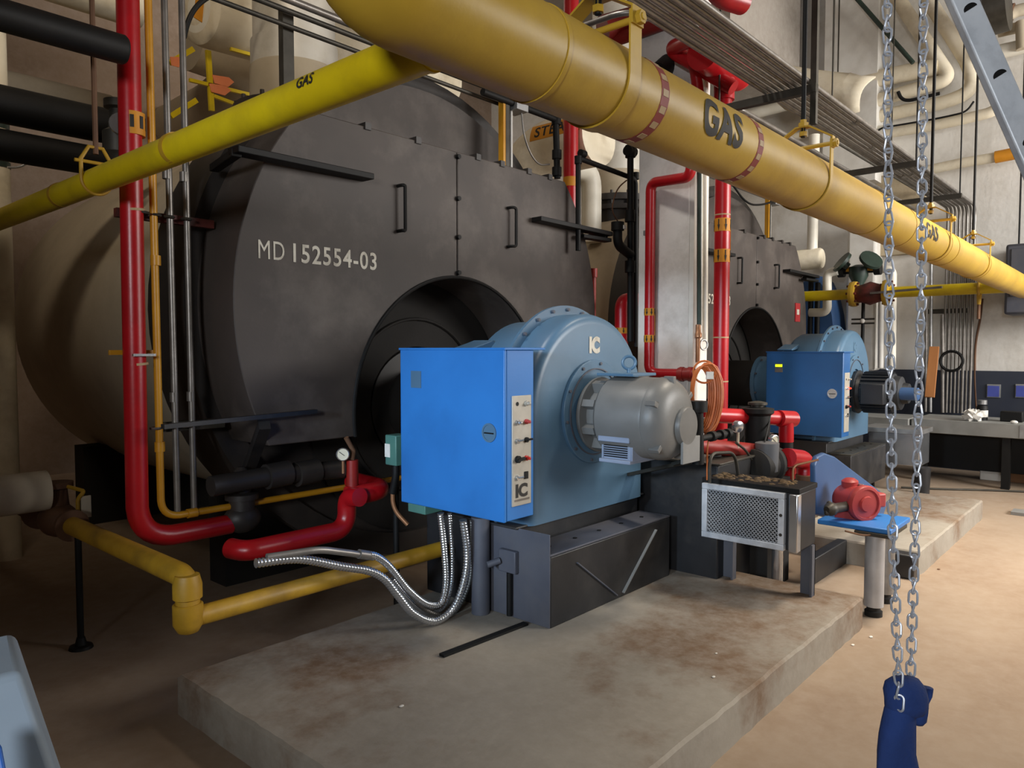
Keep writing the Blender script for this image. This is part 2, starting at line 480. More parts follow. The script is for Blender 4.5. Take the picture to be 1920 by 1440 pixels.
# ------------------------------------------------------------------ boilers
BX, BY, BZ, BR = 3.54, 3.64, 1.84, 1.62
HX, HZ, HR = 3.56, 1.20, 0.89
def boiler():
    t = root('boiler', 'nearest big black fronted boiler stencilled MD 152554-03 with a blue burner in its arch', 'boiler', (BX, 5.6, 0), 'fire tube boilers')
    def circ(cx, cz, r, y, n=72, a0=0, a1=2*PI, end=False):
        k = n if not end else n+1
        return [(cx+r*math.cos(a0+(a1-a0)*i/n), y, cz+r*math.sin(a0+(a1-a0)*i/n)) for i in range(k)]
    ax = (0, 1, 0)
    B().lathe((BX, 4.55, BZ), ax, [(0, 1.46), (0.02, 1.47), (3.45, 1.47), (3.53, 1.45), (3.60, 1.36), (3.63, 1.15)], 72).done('shell', 'cream', t)
    B().pipewall((BX, 4.5, BZ), ax, 0, 0.1, 1.3, 1.50, 72).done('lagging_band', 'galv', t)
    B().lathe((BX, 4.10, BZ), ax, [(0, 1.60), (0.0, 1.66), (0.5, 1.66), (0.5, 1.4)], 72).done('smokebox', 'darkdrum', t)
    B().pipewall((BX, 4.04, BZ), ax, 0, 0.09, 1.55, 1.70, 72).done('flange', 'darkdrum', t)
    # recessed front plate with the furnace hole
    b = B()
    b.pipewall((HX, 4.09, HZ), ax, 0, 0.02, 0.42, HR+0.02, 64)
    b.lathe((HX, 4.35, HZ), ax, [(0, 0.43), (0.02, 0.43)], 48)
    b.pipewall((HX, 4.10, HZ), ax, 0, 0.27, 0.40, 0.43, 48)
    b.torus((HX, 4.08, HZ), ax, 0.62, 0.012, 48, 6)
    b.done('furnace_front', 'soot', t)
    # two doors cut by an arch
    ztop, zbot = 2.935, 1.075
    def door(sgn):
        pts = []
        a_top = math.asin((ztop-BZ)/BR); a_bot = math.asin((zbot-BZ)/BR)
        outer = [(BX+sgn*BR*math.cos(a), BZ+BR*math.sin(a)) for a in [a_bot+(a_top-a_bot)*i/26 for i in range(27)]]
        hx = math.sqrt(HR*HR-(zbot-HZ)**2)
        # arch from the bottom to the crown
        b0 = math.asin((zbot-HZ)/HR)
        arch = [(HX+sgn*HR*math.cos(a), HZ+HR*math.sin(a)) for a in [b0+(PI/2-b0)*i/22 for i in range(23)]]
        seam = BX+sgn*0.004
        arch[-1] = (seam, HZ+HR)
        pts = outer+[(seam, ztop)]+arch[::-1]
        b = B().prism([(x, BY, z) for x, z in pts], (0, 0.44, 0))
        d = b.done('door', 'charcoal', t, bevel=0.006)
        # u-shaped pull
        hxp = BX-0.53 if sgn < 0 else BX+0.52
        zc = 2.48 if sgn < 0 else 2.49
        h = B()
        h.tube([(hxp-.01*sgn, BY+.01, zc+.14), (hxp-.01*sgn, BY-.05, zc+.14), (hxp+0.03, BY-.05, zc+.14), (hxp+0.03, BY-.05, zc-.14), (hxp-.01*sgn, BY-.05, zc-.14), (hxp-.01*sgn, BY+.01, zc-.14)], 0.011, 8, 0.02)
        h.done('handle', 'black', d)
        return d
    dl = door(-1); dr = door(1)
    # seam cover with studs
    for z in (2.90, 2.62, 2.36, 2.12):
        B().cyl((BX, BY+.01, z), (BX, BY-.025, z), .016, None, 10).done('stud', 'black', t)
    # lip of the arch
    n = 40
    b = B()
    lo = []
    for i in range(n+1):
        a = -0.14+(PI+0.28)*i/n
        lo.append((HX+HR*math.cos(a), BY-.004, HZ+HR*math.sin(a)))
    b.tube(lo, 0.012, 8)
    b.done('arch_lip', 'black', t)
    # swing arms of the doors
    for s, zz in ((-1, 2.60), (1, 2.56)):
        xo, xi = BX+s*1.66, BX+s*0.78
        b = B().bar((xo, BY-.10, zz), (xi, BY-.05, zz+.02), 0.10, 0.035)
        if s > 0:
            b.bar((xo, BY-.10, zz-.05), (xo-.35*s, BY-.07, zz-.05), 0.08, 0.03)
        b.bar((xo-.02*s, BY-.1, zz-.01), (xo-.1*s, BY+.3, zz-.01), 0.05, 0.04)
        b.done('hinge_arm', 'black', t, bevel=0.004)
    ha, hb = at(305, 800, Y=BY-.10), at(592, 771, Y=BY-.06)
    b = B().bar(ha, hb, 0.035, 0.022)
    b.bar((BX-1.5, BY-.08, 1.2), (BX-1.35, BY+.4, 0.85), 0.06, 0.05)
    b.done('hinge_arm', 'blackpaint', t)
    # clips along the upper seam
    for dx in (-.75, -.35, .2, .45, .75, 1.0):
        B().box(BX+dx-.022, BX+dx+.022, BY-.012, BY+.1, ztop-.02, ztop+.022).done('clip', 'darkdrum', t)
    # upper fixed plate above the doors
    a0 = math.asin((ztop-.02-BZ)/1.58)
    B().prism(circ(BX, BZ, 1.58, 3.98, 30, a0, PI-a0, True), (0, 0.1, 0)).done('front_plate', 'charcoal', t)
    # saddles
    for y in (4.7, 7.3):
        B().box(BX-1.15, BX+1.15, y, y+.22, 0, 0.72).done('saddle', 'soot', t)
    # stack outlet
    b = B().lathe((BX, 5.6, 3.1), (0, 0, 1), [(0, .43), (.30, .43), (.30, .52), (.36, .52), (.36, .44), (.42, .44), (.42, .50), (.50, .50), (.50, .40)], 40)
    for k in range(14):
        a = 2*PI*k/14
        b.cyl((BX+.47*math.cos(a), 5.6+.47*math.sin(a), 3.38), (BX+.47*math.cos(a), 5.6+.47*math.sin(a), 3.64), .018, None, 8)
    b.done('stack_flange', 'darkdrum', t)
    # stencilled number
    for tx, cx_, w_, nm in (('MD', -.315, .155, 'stencil_letters'), ('152554-03', .105, .575, 'stencil_number')):
        B().text(tx, lambda x, y, e: (BX-1.083+cx_+x, BY-e, 2.085+y), 0.104, 0.003, 0.0 if tx == 'MD' else 0.0022, w_, 1.12).done(nm, 'letter', t)
    return t
b1 = boiler()
b2 = copy_tree(b1)
DX2 = 4.88
b2.location.x += DX2
b2['label'] = 'second black fronted boiler behind the red standpipe, with a small red placard'
B().box(9.62, 9.78, BY-.012, BY, 1.96, 2.20).done('placard', 'signred', b2)
B().box(9.66, 9.74, BY-.015, BY-.012, 2.05, 2.12).done('placard_text', 'letter', b2)

for nm, x, lb in (('exhaust_stack', BX, 'white exhaust stack rising from the nearest boiler behind the bright yellow branch pipe'), ('exhaust_stack', BX+DX2, 'pale exhaust stack on dark bolted flange, rising from the second boiler')):
    t = root(nm, lb, 'stack', (x, 5.6, 3.6), 'boiler exhaust stacks')
    B().lathe((x, 5.6, 3.6), (0, 0, 1), [(0, .36), (.55, .355), (.55, .335), (3.3, .335)], 40).done('duct', 'stack', t)
    B().lathe((x, 5.6, 3.6), (0, 0, 1), [(0, .365), (.33, .365), (.34, .36)], 40).done('lagging_sleeve', 'cream', t)

# ------------------------------------------------------------------ burners
CX, CZ = 3.52, 1.24
def tomb(r, y, base, n=36, cx=CX, cz=CZ, inset=0.0):
    """half circle over straight sides"""
    p = [(cx+r*math.cos(PI*i/n), y, cz+r*math.sin(PI*i/n)) for i in range(n+1)]
    return p+[(cx-r, y, base+inset), (cx+r, y, base+inset)]
def burner(kind):
    near = kind == 'near'
    t = root('burner', 'steel blue burner with grey motor, nearest, marked IC above its motor' if near else
             'steel blue burner with black motor, farther one, half hidden behind a dark blue cabinet', 'burner', (CX, 2.7, 0.66), 'forced draft burners')
    r = 0.565
    h = B().loft([tomb(r-.06, 2.495, .66), tomb(r-.035, 2.497, .66), tomb(r-.012, 2.512, .66), tomb(r, 2.545, .66), tomb(r, 2.70, .66)]).done('fan_housing', 'bluehouse', t)
    B().loft([tomb(r+.055, 2.685, .66), tomb(r+.055, 2.705, .66)]).done('flange', 'bluehouse', t)
    for k in range(13):
        a = PI*(k+.5)/13
        x, z = CX+(r+.03)*math.cos(a), CZ+(r+.03)*math.sin(a)
        B().cyl((x, 2.67, z), (x, 2.72, z), .010, None, 8).done('bolt', 'slate', t)
    B().loft([tomb(.53, 2.705, .66), tomb(.53, 3.02, .66), tomb(.50, 3.07, .68), tomb(.44, 3.10, .72)]).done('rear_casing', 'bluehouse', t)
    B().lathe((HX, 3.05, 1.2), (0, 1, 0), [(.45, .25), (.45, .27), (1.25, .27)], 40).done('blast_tube', 'soot', t)
    cn = B().lathe((CX, 3.08, 1.22), (0, 1, 0), [(0, .46), (.03, .44), (.36, .26), (.40, .26), (.40, .30), (.44, .30), (.44, .2)], 40).done('throat_cone', 'bluehouse', t)
    for k in range(8):
        a = 2*PI*(k+.5)/8
        B().cyl((CX+.28*math.cos(a), 3.46, 1.22+.28*math.sin(a)), (CX+.28*math.cos(a), 3.53, 1.22+.28*math.sin(a)), .012, None, 8).done('flange_bolt', 'slate', cn)
    # hinge lug on the left
    B().prism([(CX-.30, 2.95, 1.60), (CX-.36, 2.95, 1.655), (CX-.41, 2.95, 1.64), (CX-.56, 2.95, 1.60), (CX-.55, 2.95, 1.585), (CX-.40, 2.95, 1.60), (CX-.34, 2.95, 1.56)], (0, .16, 0)).done('hinge_lug', 'bluehouse', t, bevel=.006)
    # inlet cover ring
    rg = B().pipewall((CX, 2.475, CZ), (0, 1, 0), 0, .022, .15, .30, 56).done('inlet_ring', 'bluehouse', t, bevel=.003)
    b = B().pipewall((CX, 2.468, CZ), (0, 1, 0), 0, .02, .245, .252, 56)
    for k in range(10):
        a = 2*PI*(k+.25)/10
        b.cyl((CX+.28*math.cos(a), 2.466, CZ+.28*math.sin(a)), (CX+.28*math.cos(a), 2.48, CZ+.28*math.sin(a)), .009, None, 8)
    b.done('ring_screw', 'slate', rg)
    # logo
    def pl(x, y, e): return (CX+.01+x, 2.495-e, 1.585+y)
    B().text('IC', pl, .085, .003, .008, .105).done('logo', 'letter' if near else 'bluehouse', t)
    if near:
        mo = B().lathe((CX, 2.36, CZ-.015), (0, -1, 0), [(0, .165), (.01, .205), (.0301, .222), (.30, .222), (.325, .212), (.33, .20)], 48).done('motor', 'motor', t)
        B().lathe((CX, 2.47, CZ-.015), (0, -1, 0), [(0, .20), (.02, .215), (.035, .215), (.036, .15), (.12, .15)], 40).done('motor_flange', 'motor', mo)
        b = B()
        for k in range(8):
            a = 2*PI*(k+.5)/8
            b.obox((CX+.175*math.cos(a), 2.40, CZ-.015+.175*math.sin(a)), (.03*math.cos(a), 0, .03*math.sin(a)), (0, .045, 0), (-.02*math.sin(a), 0, .02*math.cos(a)))
        b.done('motor_foot_ring', 'motor', mo)
        B().lathe((CX, 2.04, CZ-.015), (0, -1, 0), [(-.02, .20), (0, .225), (.04, .222), (.075, .20), (.10, .165), (.112, .12), (.115, .06)], 48).done('end_bell', 'motor', mo)
        B().lathe((CX+.04, 1.94, CZ-.05), (0, -1, 0), [(0, .105), (.03, .105), (.04, .098), (.042, .02)], 32).done('end_cap', 'motor', mo)
        for a in (.6, 1.6, 2.7, 3.9, 5.3):
            x, z = CX+.205*math.cos(a), CZ-.015+.205*math.sin(a)
            B().obox((x, 1.99, z), (.026*math.cos(a), 0, .026*math.sin(a)), (0, .03, 0), (-.014*math.sin(a), 0, .014*math.cos(a))).done('bolt_lug', 'motor', mo, bevel=.003)
        # feet with louvre
        b = B().box(CX-.19, CX+.19, 2.12, 2.32, .985, 1.005)
        b.box(CX-.165, CX-.15, 2.13, 2.31, 1.0, 1.16)
        b.box(CX+.15, CX+.165, 2.13, 2.31, 1.0, 1.16)
        b.box(CX-.165, CX+.165, 2.12, 2.13, 1.0, 1.16); b.box(CX-.20, CX-.15, 2.12, 2.32, 1.10, 1.17)
        b.box(CX-.165, CX+.165, 2.30, 2.32, 1.0, 1.13)
        ft = b.done('motor_base', 'motorblue', mo, bevel=.004)
        b = B()
        for k in range(7): b.box(CX-.170, CX-.16, 2.15, 2.30, 1.015+k*.012, 1.021+k*.012)
        b.done('louvre', 'black', ft)
        b = B().box(CX-.02, CX+.17, 1.90, 1.915, .99, 1.13)
        b.box(CX+.155, CX+.17, 1.915, 2.05, .99, 1.13)
        b.done('guard_plate', 'paint_grey', mo, bevel=.003)
        b = B().bar((CX+.24, 1.97, .985), (CX+.34, 2.12, .93), .10, .02); b.bar((CX+.34, 2.12, .93), (CX+.42, 2.49, .82), .10, .02)
        b.done('support_bracket', 'strut', mo)
        # lifting plate and eye
        B().box(CX-.10, CX+.14, 2.16, 2.40, 1.452, 1.468).done('top_plate', 'bluehouse', mo, bevel=.003)
        b = B().torus((CX+.03, 2.27, 1.525), (.75, .65, 0), .036, .009, 24, 8)
        b.cyl((CX+.03, 2.27, 1.468), (CX+.03, 2.27, 1.492), .012, None, 10)
        b.done('lifting_eye', 'bluehouse', mo)
    else:
        MZ = CZ-.09
        mo = B().lathe((CX, 2.48, MZ), (0, -1, 0), [(0, .22), (.04, .23), (.05, .19), (.08, .18), (.09, .20), (.38, .20), (.39, .18), (.45, .17), (.47, .11), (.52, .10), (.53, .02)], 40).done('motor', 'motordark', t)
        b = B()
        for k in range(28):
            a = 2*PI*k/28
            b.obox((CX+.205*math.cos(a), 2.245, MZ+.205*math.sin(a)), (.014*math.cos(a), 0, .014*math.sin(a)), (0, .14, 0), (-.004*math.sin(a), 0, .004*math.cos(a)))
        b.done('cooling_fin', 'motordark', mo)
        B().box(CX-.32, CX-.17, 2.12, 2.34, MZ-.11, MZ+.10).done('terminal_box', 'motordark', mo, bevel=.01)
        B().lathe((CX-.08, 2.02, MZ), (0, -1, 0), [(0, .065), (.16, .065), (.17, .05)], 20).done('encoder', 'bluetank', mo)
    return t
n1 = burner('near')
n2 = burner('far')
n2.location.x += 4.78

def cabinet(kind):
    near = kind == 'near'
    x0, x1, y0, y1, z0, z1 = 2.60, 2.82, 2.36, 3.12, .765, 1.60
    body = 'bluedoor' if near else 'navy'
    t = root('control_cabinet', 'bright blue control cabinet with a round latch, beside the nearest burner' if near else
             'dark blue control cabinet with a glowing green window, beside the farther burner', 'cabinet', (x0+.11, 2.74, z0), 'burner control cabinets')
    B().box(x0+.02, x1, y0, y1, z0+.003, z1-.003).done('body', body, t, bevel=.004)
    d = B().box(x0, x0+.018, y0-.002, y1+.002, z0, z1).done('door', body, t, bevel=.005)
    B().box(x0-.004, x0+.30, y0-.01, y1+.01, z1-.004, z1+.008).done('drip_hood', body, t, bevel=.003)
    ly, lz = y0+.095, 1.195
    lt = B().pipewall((x0-.006, ly, lz), (1, 0, 0), 0, .02, .038, .047, 28).done('latch', 'bluehouse' if near else 'chrome', d)
    B().cyl((x0-.002, ly, lz), (x0+.004, ly, lz), .038, None, 28).done('latch_disc', 'bluehouse' if near else 'chrome', lt)
    B().box(x0-.008, x0-.001, ly-.030, ly+.030, lz-.005, lz+.001).done('latch_slot', 'black', lt)
    w = B().box(x0-.003, x0+.002, y1-.17, y1-.09, 1.395, 1.485).done('window', 'bluehouse' if near else 'conduit', d)
    if not near:
        B().box(x0-.006, x0+.002, y1-.165, y1-.095, 1.45, 1.475).done('status_light', M['lampgreen'], d)
    if near:
        pn = B().box(x0+.055, x1-.025, y0-.006, y0+.002, .835, 1.375).done('control_panel', 'panel', t, bevel=.002)
    else:
        pn = B().box(x0+.055, x1-.025, y0-.006, y0+.002, .815, 1.40).done('control_panel', 'panel', t, bevel=.002)
    xa, xb = x0+.09, x0+.155
    for (x, z, mm, kd) in ((xa, 1.335, 'black', 'hole'), (xb, 1.335, 'panel', 'knob'), (xa, 1.245, 'chrome', 'knob'), (xb, 1.245, M['lampred'] if not near else 'redmotor', 'lamp'),
                           (xa, 1.155, 'chrome', 'toggle'), (xb, 1.155, 'black', 'toggle'), (xa, 1.065, 'black', 'selector'), (xb, 1.065, 'capred', 'lamp'),
                           (xa, .975, 'chrome', 'toggle'), (xb, .98, 'black', 'outlet')):
        b = B()
        yy = y0-.005
        if kd == 'hole': b.cyl((x, yy+.002, z), (x, yy-.003, z), .010, None, 14)
        elif kd in ('knob', 'lamp'): b.lathe((x, yy, z), (0, -1, 0), [(0, .013), (.010, .013), (.012, .009), (.028, .008), (.032, .002)], 16)
        elif kd == 'toggle':
            b.cyl((x, yy, z), (x, yy-.012, z), .013, None, 14); b.tube([(x, yy-.01, z), (x+.012, yy-.035, z+.006)], .005, 8)
        elif kd == 'selector':
            b.cyl((x, yy, z), (x, yy-.014, z), .018, None, 16); b.obox((x+.006, yy-.02, z), (.026, 0, .004), (0, .008, 0), (0, 0, .006))
        else: b.box(x-.013, x+.013, yy-.006, yy+.002, z-.018, z+.018)
        b.done('red_lamp' if kd == 'lamp' else kd, mm, pn)
    if near:
        def pl(x, y, e): return (x0+.122+x, y0-.006-e, .880+y)
        B().text('IC', pl, .062, .002, .004, .088).done('logo', 'ink', pn)
        B().box(x0+.07, x1-.04, y0-.008, y0-.005, .858, .868).done('caption_bar', 'conduit', pn)
        b = B().box(x0+.03, x0+.16, y1-.16, y1-.02, z0-.055, z0+.003)
        b.done('bottom_box', 'teal', t, bevel=.004)
    return t
c1 = cabinet('near')
c2 = cabinet('far')
c2.location = V((7.50+.11, 2.74, .735))
# skids
def skid(near):
    t = root('equipment_skid', 'dark slate welded steel base with two light streaks, under the nearest burner' if near else 'dark welded steel base under the farther burner, mostly hidden by the blue cabinet', 'base', (3.5, 2.6, .175), 'burner bases')
    x0, x1 = 2.90, 4.10
    b = B().box(x0, x1, 2.55, 3.25, .175, .665)
    b.box(x0-.03, x1+.03, 2.52, 3.27, .655, .668)
    b.done('upper_frame', 'blackpaint', t, bevel=.005)
    b = B().box(x0, x1, 2.312, 2.56, .175, .545)
    b.done('lower_frame', 'blackpaint', t, bevel=.006)
    B().box(x0, x1, 2.312, 2.535, .5455, .557).done('ledge', 'strut' if not near else 'slate', t, bevel=.003)
    for k in range(5): B().cyl((x0+.12+.23*k, 2.42, .556), (x0+.12+.23*k, 2.42, .561), .012, None, 10).done('bolt', 'black', t)
    if near:
        B().box(x0-.006, x0, 2.314, 2.75, .177, .66).done('end_plate', 'slate', t, bevel=.002)
        B().bar((x0+.22, 2.309, .47), (x0+.60, 2.309, .20), .006, .018, (0, 1, 0)).done('brace_strip', 'slate', t)
        B().bar((x0+.66, 2.309, .20), (x0+1.02, 2.309, .50), .006, .026, (0, 1, 0)).done('brace_strip', 'paint_grey', t)
    return t
skid(True)
s2 = skid(False); s2.location.x += 4.75
sa, sb = at(828, 1226, Z=.19), at(986, 1166, Z=.19)
B().bar((sa.x, sa.y, .182), (sb.x, sb.y, .182), .035, .012).done('steel_strip', 'black', None, 'thin dark steel strip lying on the pad left of the slate burner base', 'strip')

# pull box and pipe stub left of the base
t = root('junction_box', 'small grey conduit box with a stub pipe fixed to the slate burner base', 'junction box', (2.83, 2.6, .3))
B().box(2.862, 2.894, 2.52, 2.64, .42, .54).done('box_body', 'slate', t, bevel=.006)
B().tube([(2.855, 2.62, .48), (2.80, 2.66, .46)], .018, 10).done('hub', 'slate', t)
B().tube([(2.875, 2.57, .42), (2.875, 2.57, .19)], .016, 10).done('stub', 'black', t)
pipe('upright_pipe', 'slate grey upright pipe standing beside the end of the slate burner base', 'pipe', [(2.83, 2.74, .176), (2.83, 2.74, .70)], .05, 'slate', seg=20)

# flexible conduits under the near cabinet
def flex(lbl, px, r, Y, ribs, m='chrome', n=150, Y2=None):
    pts = []
    for i, (x, y) in enumerate(px):
        yy = Y + ((Y2-Y)*i/(len(px)-1) if Y2 else 0)
        pts.append(at(x, y, Y=yy))
    # smooth catmull curve, evenly resampled
    q = [pts[0]]+pts+[pts[-1]]
    cur = []
    for i in range(1, len(q)-2):
        for k in range(24):
            u = k/24
            a, b_, c, d = q[i-1], q[i], q[i+1], q[i+2]
            cur.append(.5*((2*b_)+(c-a)*u+(2*a-5*b_+4*c-d)*u*u+(3*b_-a-3*c+d)*u**3))
    cur.append(pts[-1])
    L = [0]
    for a, b_ in zip(cur, cur[1:]): L.append(L[-1]+(b_-a).length)
    N = n
    out = []
    j = 0
    for i in range(N+1):
        s = L[-1]*i/N
        while j < len(L)-2 and L[j+1] < s: j += 1
        u = (s-L[j])/max(1e-9, L[j+1]-L[j])
        out.append(cur[j].lerp(cur[j+1], min(1, u)))
    rad = (lambda i, nn: r*(1.0 if i % 4 in (0, 1) else .84)) if ribs else None
    return B().tube(out, r, 12, 0, True, rad).done('flexible_conduit', m, None, lbl, 'conduit', 'flexible conduits under the blue cabinet', sharp=75)
flex('ribbed steel flexible conduit, leftmost of those hanging from the blue cabinet', [(826, 962), (833, 1030), (836, 1090), (826, 1130), (800, 1132), (765, 1105), (730, 1062), (705, 1043), (686, 1040)], .019, 2.82, True, n=320)
flex('thin ribbed flexible conduit just right of the leftmost one, under the blue cabinet', [(843, 962), (848, 1040), (846, 1100), (830, 1140), (800, 1148), (770, 1128), (735, 1085)], .014, 2.87, True, n=280)
flex('lowest hanging thick flexible conduit, looping from the blue cabinet toward the floor', [(868, 975), (876, 1040), (870, 1090), (850, 1140), (815, 1165), (775, 1150), (745, 1115), (720, 1085), (690, 1070), (640, 1062), (560, 1048), (480, 1056)], .021, 2.74, True, n=420, Y2=2.86)
flex('thin dull flexible conduit behind the lowest hanging one, under the blue cabinet', [(884, 975), (886, 1040), (878, 1100), (850, 1150), (812, 1150), (780, 1128)], .012, 2.84, True, 'conduit', 240)
pipe('rigid_conduit', 'steel conduit with a coupling leading left from the ribbed flexible conduit', 'conduit', [at(700, 1045, Y=2.82), at(670, 1039, Y=2.82), at(600, 1030, Y=2.82), at(500, 1045, Y=2.86)], .016, 'conduit', .05, collars=[(at(682, 1040, Y=2.82), at(690, 1042, Y=2.82)-at(670, 1039, Y=2.82))], bulge=1.4, cl=.06)

# teal actuator behind the cabinet
t = root('valve_actuator', 'teal box actuator with a pale label, peeking out left of the bright blue cabinet', 'actuator', (2.62, 3.2, 0))
p = at(742, 843, X=2.66)
B().box(p.x-.04, p.x+.06, p.y-.05, p.y+.045, p.z-.085, p.z+.085).done('body', 'teal', t, bevel=.006)
B().box(p.x-.043, p.x-.038, p.y+.0, p.y+.044, p.z-.04, p.z+.035).done('label_plate', 'paper', t)
q = p+V((0, 0, -.09))
B().tube([q, q+V((0, 0, -.06)), q+V((0.0, .03, -.16))], .022, 10, .03).done('hub', 'black', t)
B().cyl(q+V((.04, .05, .05)), V((q.x+.04, q.y+.05, 0)), .018, None, 10).done('post', 'black', t)
B().tube([q+V((0, .03, -.14)), q+V((0, .03, -.25)), q+V((.05, -.04, -.34))], .013, 10, .06).done('cable', 'copper', t)

# ------------------------------------------------------------------ gas pipes
GY, GR = 1.3, 0.126
def gz(x): return 2.392-(x-1.5)*0.0073
def on_pipe(x, ang, e=0.0):
    """point on the main's skin: ang from the near side (-Y) upward"""
    return V((x, GY-(GR+e)*math.cos(ang), gz(x)+(GR+e)*math.sin(ang)))
t = root('gas_main', 'large ochre yellow gas main lettered GAS, crossing overhead from top left to far right', 'pipe', (3.0, GY, 2.25))
pb = B().tube([(10.5, GY, gz(10.5)), (5, GY, gz(5)), (1.2, GY, gz(1.2)), (.98, GY, gz(1.0)), (.98, GY, 3.4), (.98, GY, 6.88)], GR, 40, .19)
pb.done('pipe', 'yellow', t)
B().lathe((10.49, GY, gz(10.5)), (1, 0, 0), [(0, GR), (.05, GR), (.10, GR*.8), (.13, GR*.4), (.135, .01)], 40).done('end_cap', 'yellow', t)
for x in (1.55, 4.42, 6.3):
    B().pipewall((x-.008, GY, gz(x)), (1, 0, 0), 0, .016, GR-.01, GR+.003, 48).done('weld_seam', 'yellow', t)
def band(x, w, a0=-1.9, a1=1.6, n=18):
    b, c = B(), B()
    for i in range(n):
        u, v = a0+(a1-a0)*i/n, a0+(a1-a0)*(i+1)/n
        b.loft([[on_pipe(x-w/2, u, .0015), on_pipe(x+w/2, u, .0015), on_pipe(x+w/2, u, -.01), on_pipe(x-w/2, u, -.01)],
                [on_pipe(x-w/2, v, .0015), on_pipe(x+w/2, v, .0015), on_pipe(x+w/2, v, -.01), on_pipe(x-w/2, v, -.01)]])
        if i % 2:
            m_ = (u+v)/2; hh = (v-u)*.42
            c.loft([[on_pipe(x-w*.34, m_-hh, .003), on_pipe(x+w*.34, m_-hh, .003), on_pipe(x+w*.34, m_-hh, -.01), on_pipe(x-w*.34, m_-hh, -.01)],
                    [on_pipe(x-w*.34, m_+hh, .003), on_pipe(x+w*.34, m_+hh, .003), on_pipe(x+w*.34, m_+hh, -.01), on_pipe(x-w*.34, m_+hh, -.01)]])
    bo = b.done('band', 'bandred', t)
    c.done('band_mark', 'bandcream', bo)
band(2.03, .045); band(2.74, .045)
B().text('GAS', lambda x, y, e: on_pipe(2.43+x, .0+(y-.057)/GR, e), .115, .003, .006, .30, 1.1, sub=5).done('lettering', 'ink', t)
B().text('GAS', lambda x, y, e: on_pipe(5.45+x, .05+(y-.048)/GR, e), .095, .003, .003, .32, 1.1, sub=5).done('lettering', 'ink', t)
for x in (4.42, 5.05, 6.05, 7.6):
    B().pipewall((x-.004, GY, gz(x)), (1, 0, 0), 0, .008, GR-.01, GR+.002, 48).done('joint_line', 'yellowd', t)

def hanger(x, lbl, rodr=.011, w=.034):
    zc = gz(x)
    t = root('clevis_hanger', lbl, 'hanger', (x, GY, zc-.13), 'hangers carrying the gas main')
    R = GR+.004
    sh = zc+.175
    prof = [(GY-R, sh)]+[(GY-R*math.cos(a), zc-R*math.sin(a)) for a in [PI*i/20 for i in range(21)]]+[(GY+R, sh)]
    def strap(pts, th):
        b = B()
        for (a, c) in zip(pts, pts[1:]):
            b.bar((x, a[0], a[1]), (x, c[0], c[1]), th, w, (1, 0, 0)) if False else None
        lo = []
        n = len(pts)
        for i, (y, z) in enumerate(pts):
            p0 = V((0, *pts[max(i-1, 0)])); p1 = V((0, *pts[min(i+1, n-1)]))
            d = (p1-p0).normalized(); nn = V((0, -d.z, d.y))
            c = V((x, y, z))
            lo.append([c+nn*th/2+V((w/2, 0, 0)), c+nn*th/2-V((w/2, 0, 0)), c-nn*th/2-V((w/2, 0, 0)), c-nn*th/2+V((w/2, 0, 0))])
        b.loft(lo)
        return b
    strap(prof, .006).done('strap', 'yellow', t)
    strap([(GY-R-.006, sh-.04), (GY-R-.006, sh+.01), (GY-.03, sh+.075), (GY+.03, sh+.075), (GY+R+.006, sh+.01), (GY+R+.006, sh-.04)], .007).done('yoke', 'yellow', t)
    b = B().cyl((x, GY-R-.03, sh-.02), (x, GY+R+.03, sh-.02), .010, None, 12)
    for y in (GY-R-.018, GY+R+.018): b.lathe((x, y-.008, sh-.02), (0, 1, 0), [(0, .02), (.016, .02)], 6)
    b.done('cross_bolt', 'yellow', t)
    b = B().lathe((x, GY, sh+.035), (0, 0, 1), [(0, .018), (.02, .018), (.02, .011), (.04, .011), (.04, .024), (.06, .024), (.06, .015), (.075, .015)], 6)
    b.done('nut', 'yellow', t)
    B().cyl((x, GY, sh+.03), (x, GY, 6.9), rodr, None, 10).done('rod', 'black', t)
hanger(1.85, 'wide yellow clevis hanger nearest the camera, at the top edge of the picture', w=.058)
hanger(3.5, 'yellow clevis hanger with dark rod right of the large GAS lettering')
hanger(5.97, 'yellow clevis hanger just right of the hanging chains')
hanger(7.5, 'last yellow clevis hanger, farthest along the gas main', .010)

t = root('gas_branch', 'bright yellow branch gas pipe sloping from the main to the left edge', 'pipe', (1.31, 4, 2.32))
BXP, BRD = 1.31, .058
B().tube([(BXP, 1.33, 2.375), (BXP, 10.5, 2.385)], BRD, 28).done('pipe', 'yellowb', t)
B().pipewall((BXP, 1.44, 2.377), (0, 1, 0), 0, .014, BRD-.01, BRD+.006, 36).done('weld_seam', 'yellowb', t)
def onb(y, ang, e): return V((BXP-(BRD+e)*math.cos(ang), y, 2.379+(BRD+e)*math.sin(ang)))
B().text('GAS', lambda x, y, e: onb(1.93-x, .25+(y-.017)/BRD, e), .034, .002, .001, .085, 1.05, sub=3).done('lettering', 'ink', t)
for y in (2.9, 4.2):
    B().pipewall((BXP, y, 2.38), (0, 1, 0), 0, .03, BRD-.01, BRD+.003, 36).done('joint', 'yellowd', t)
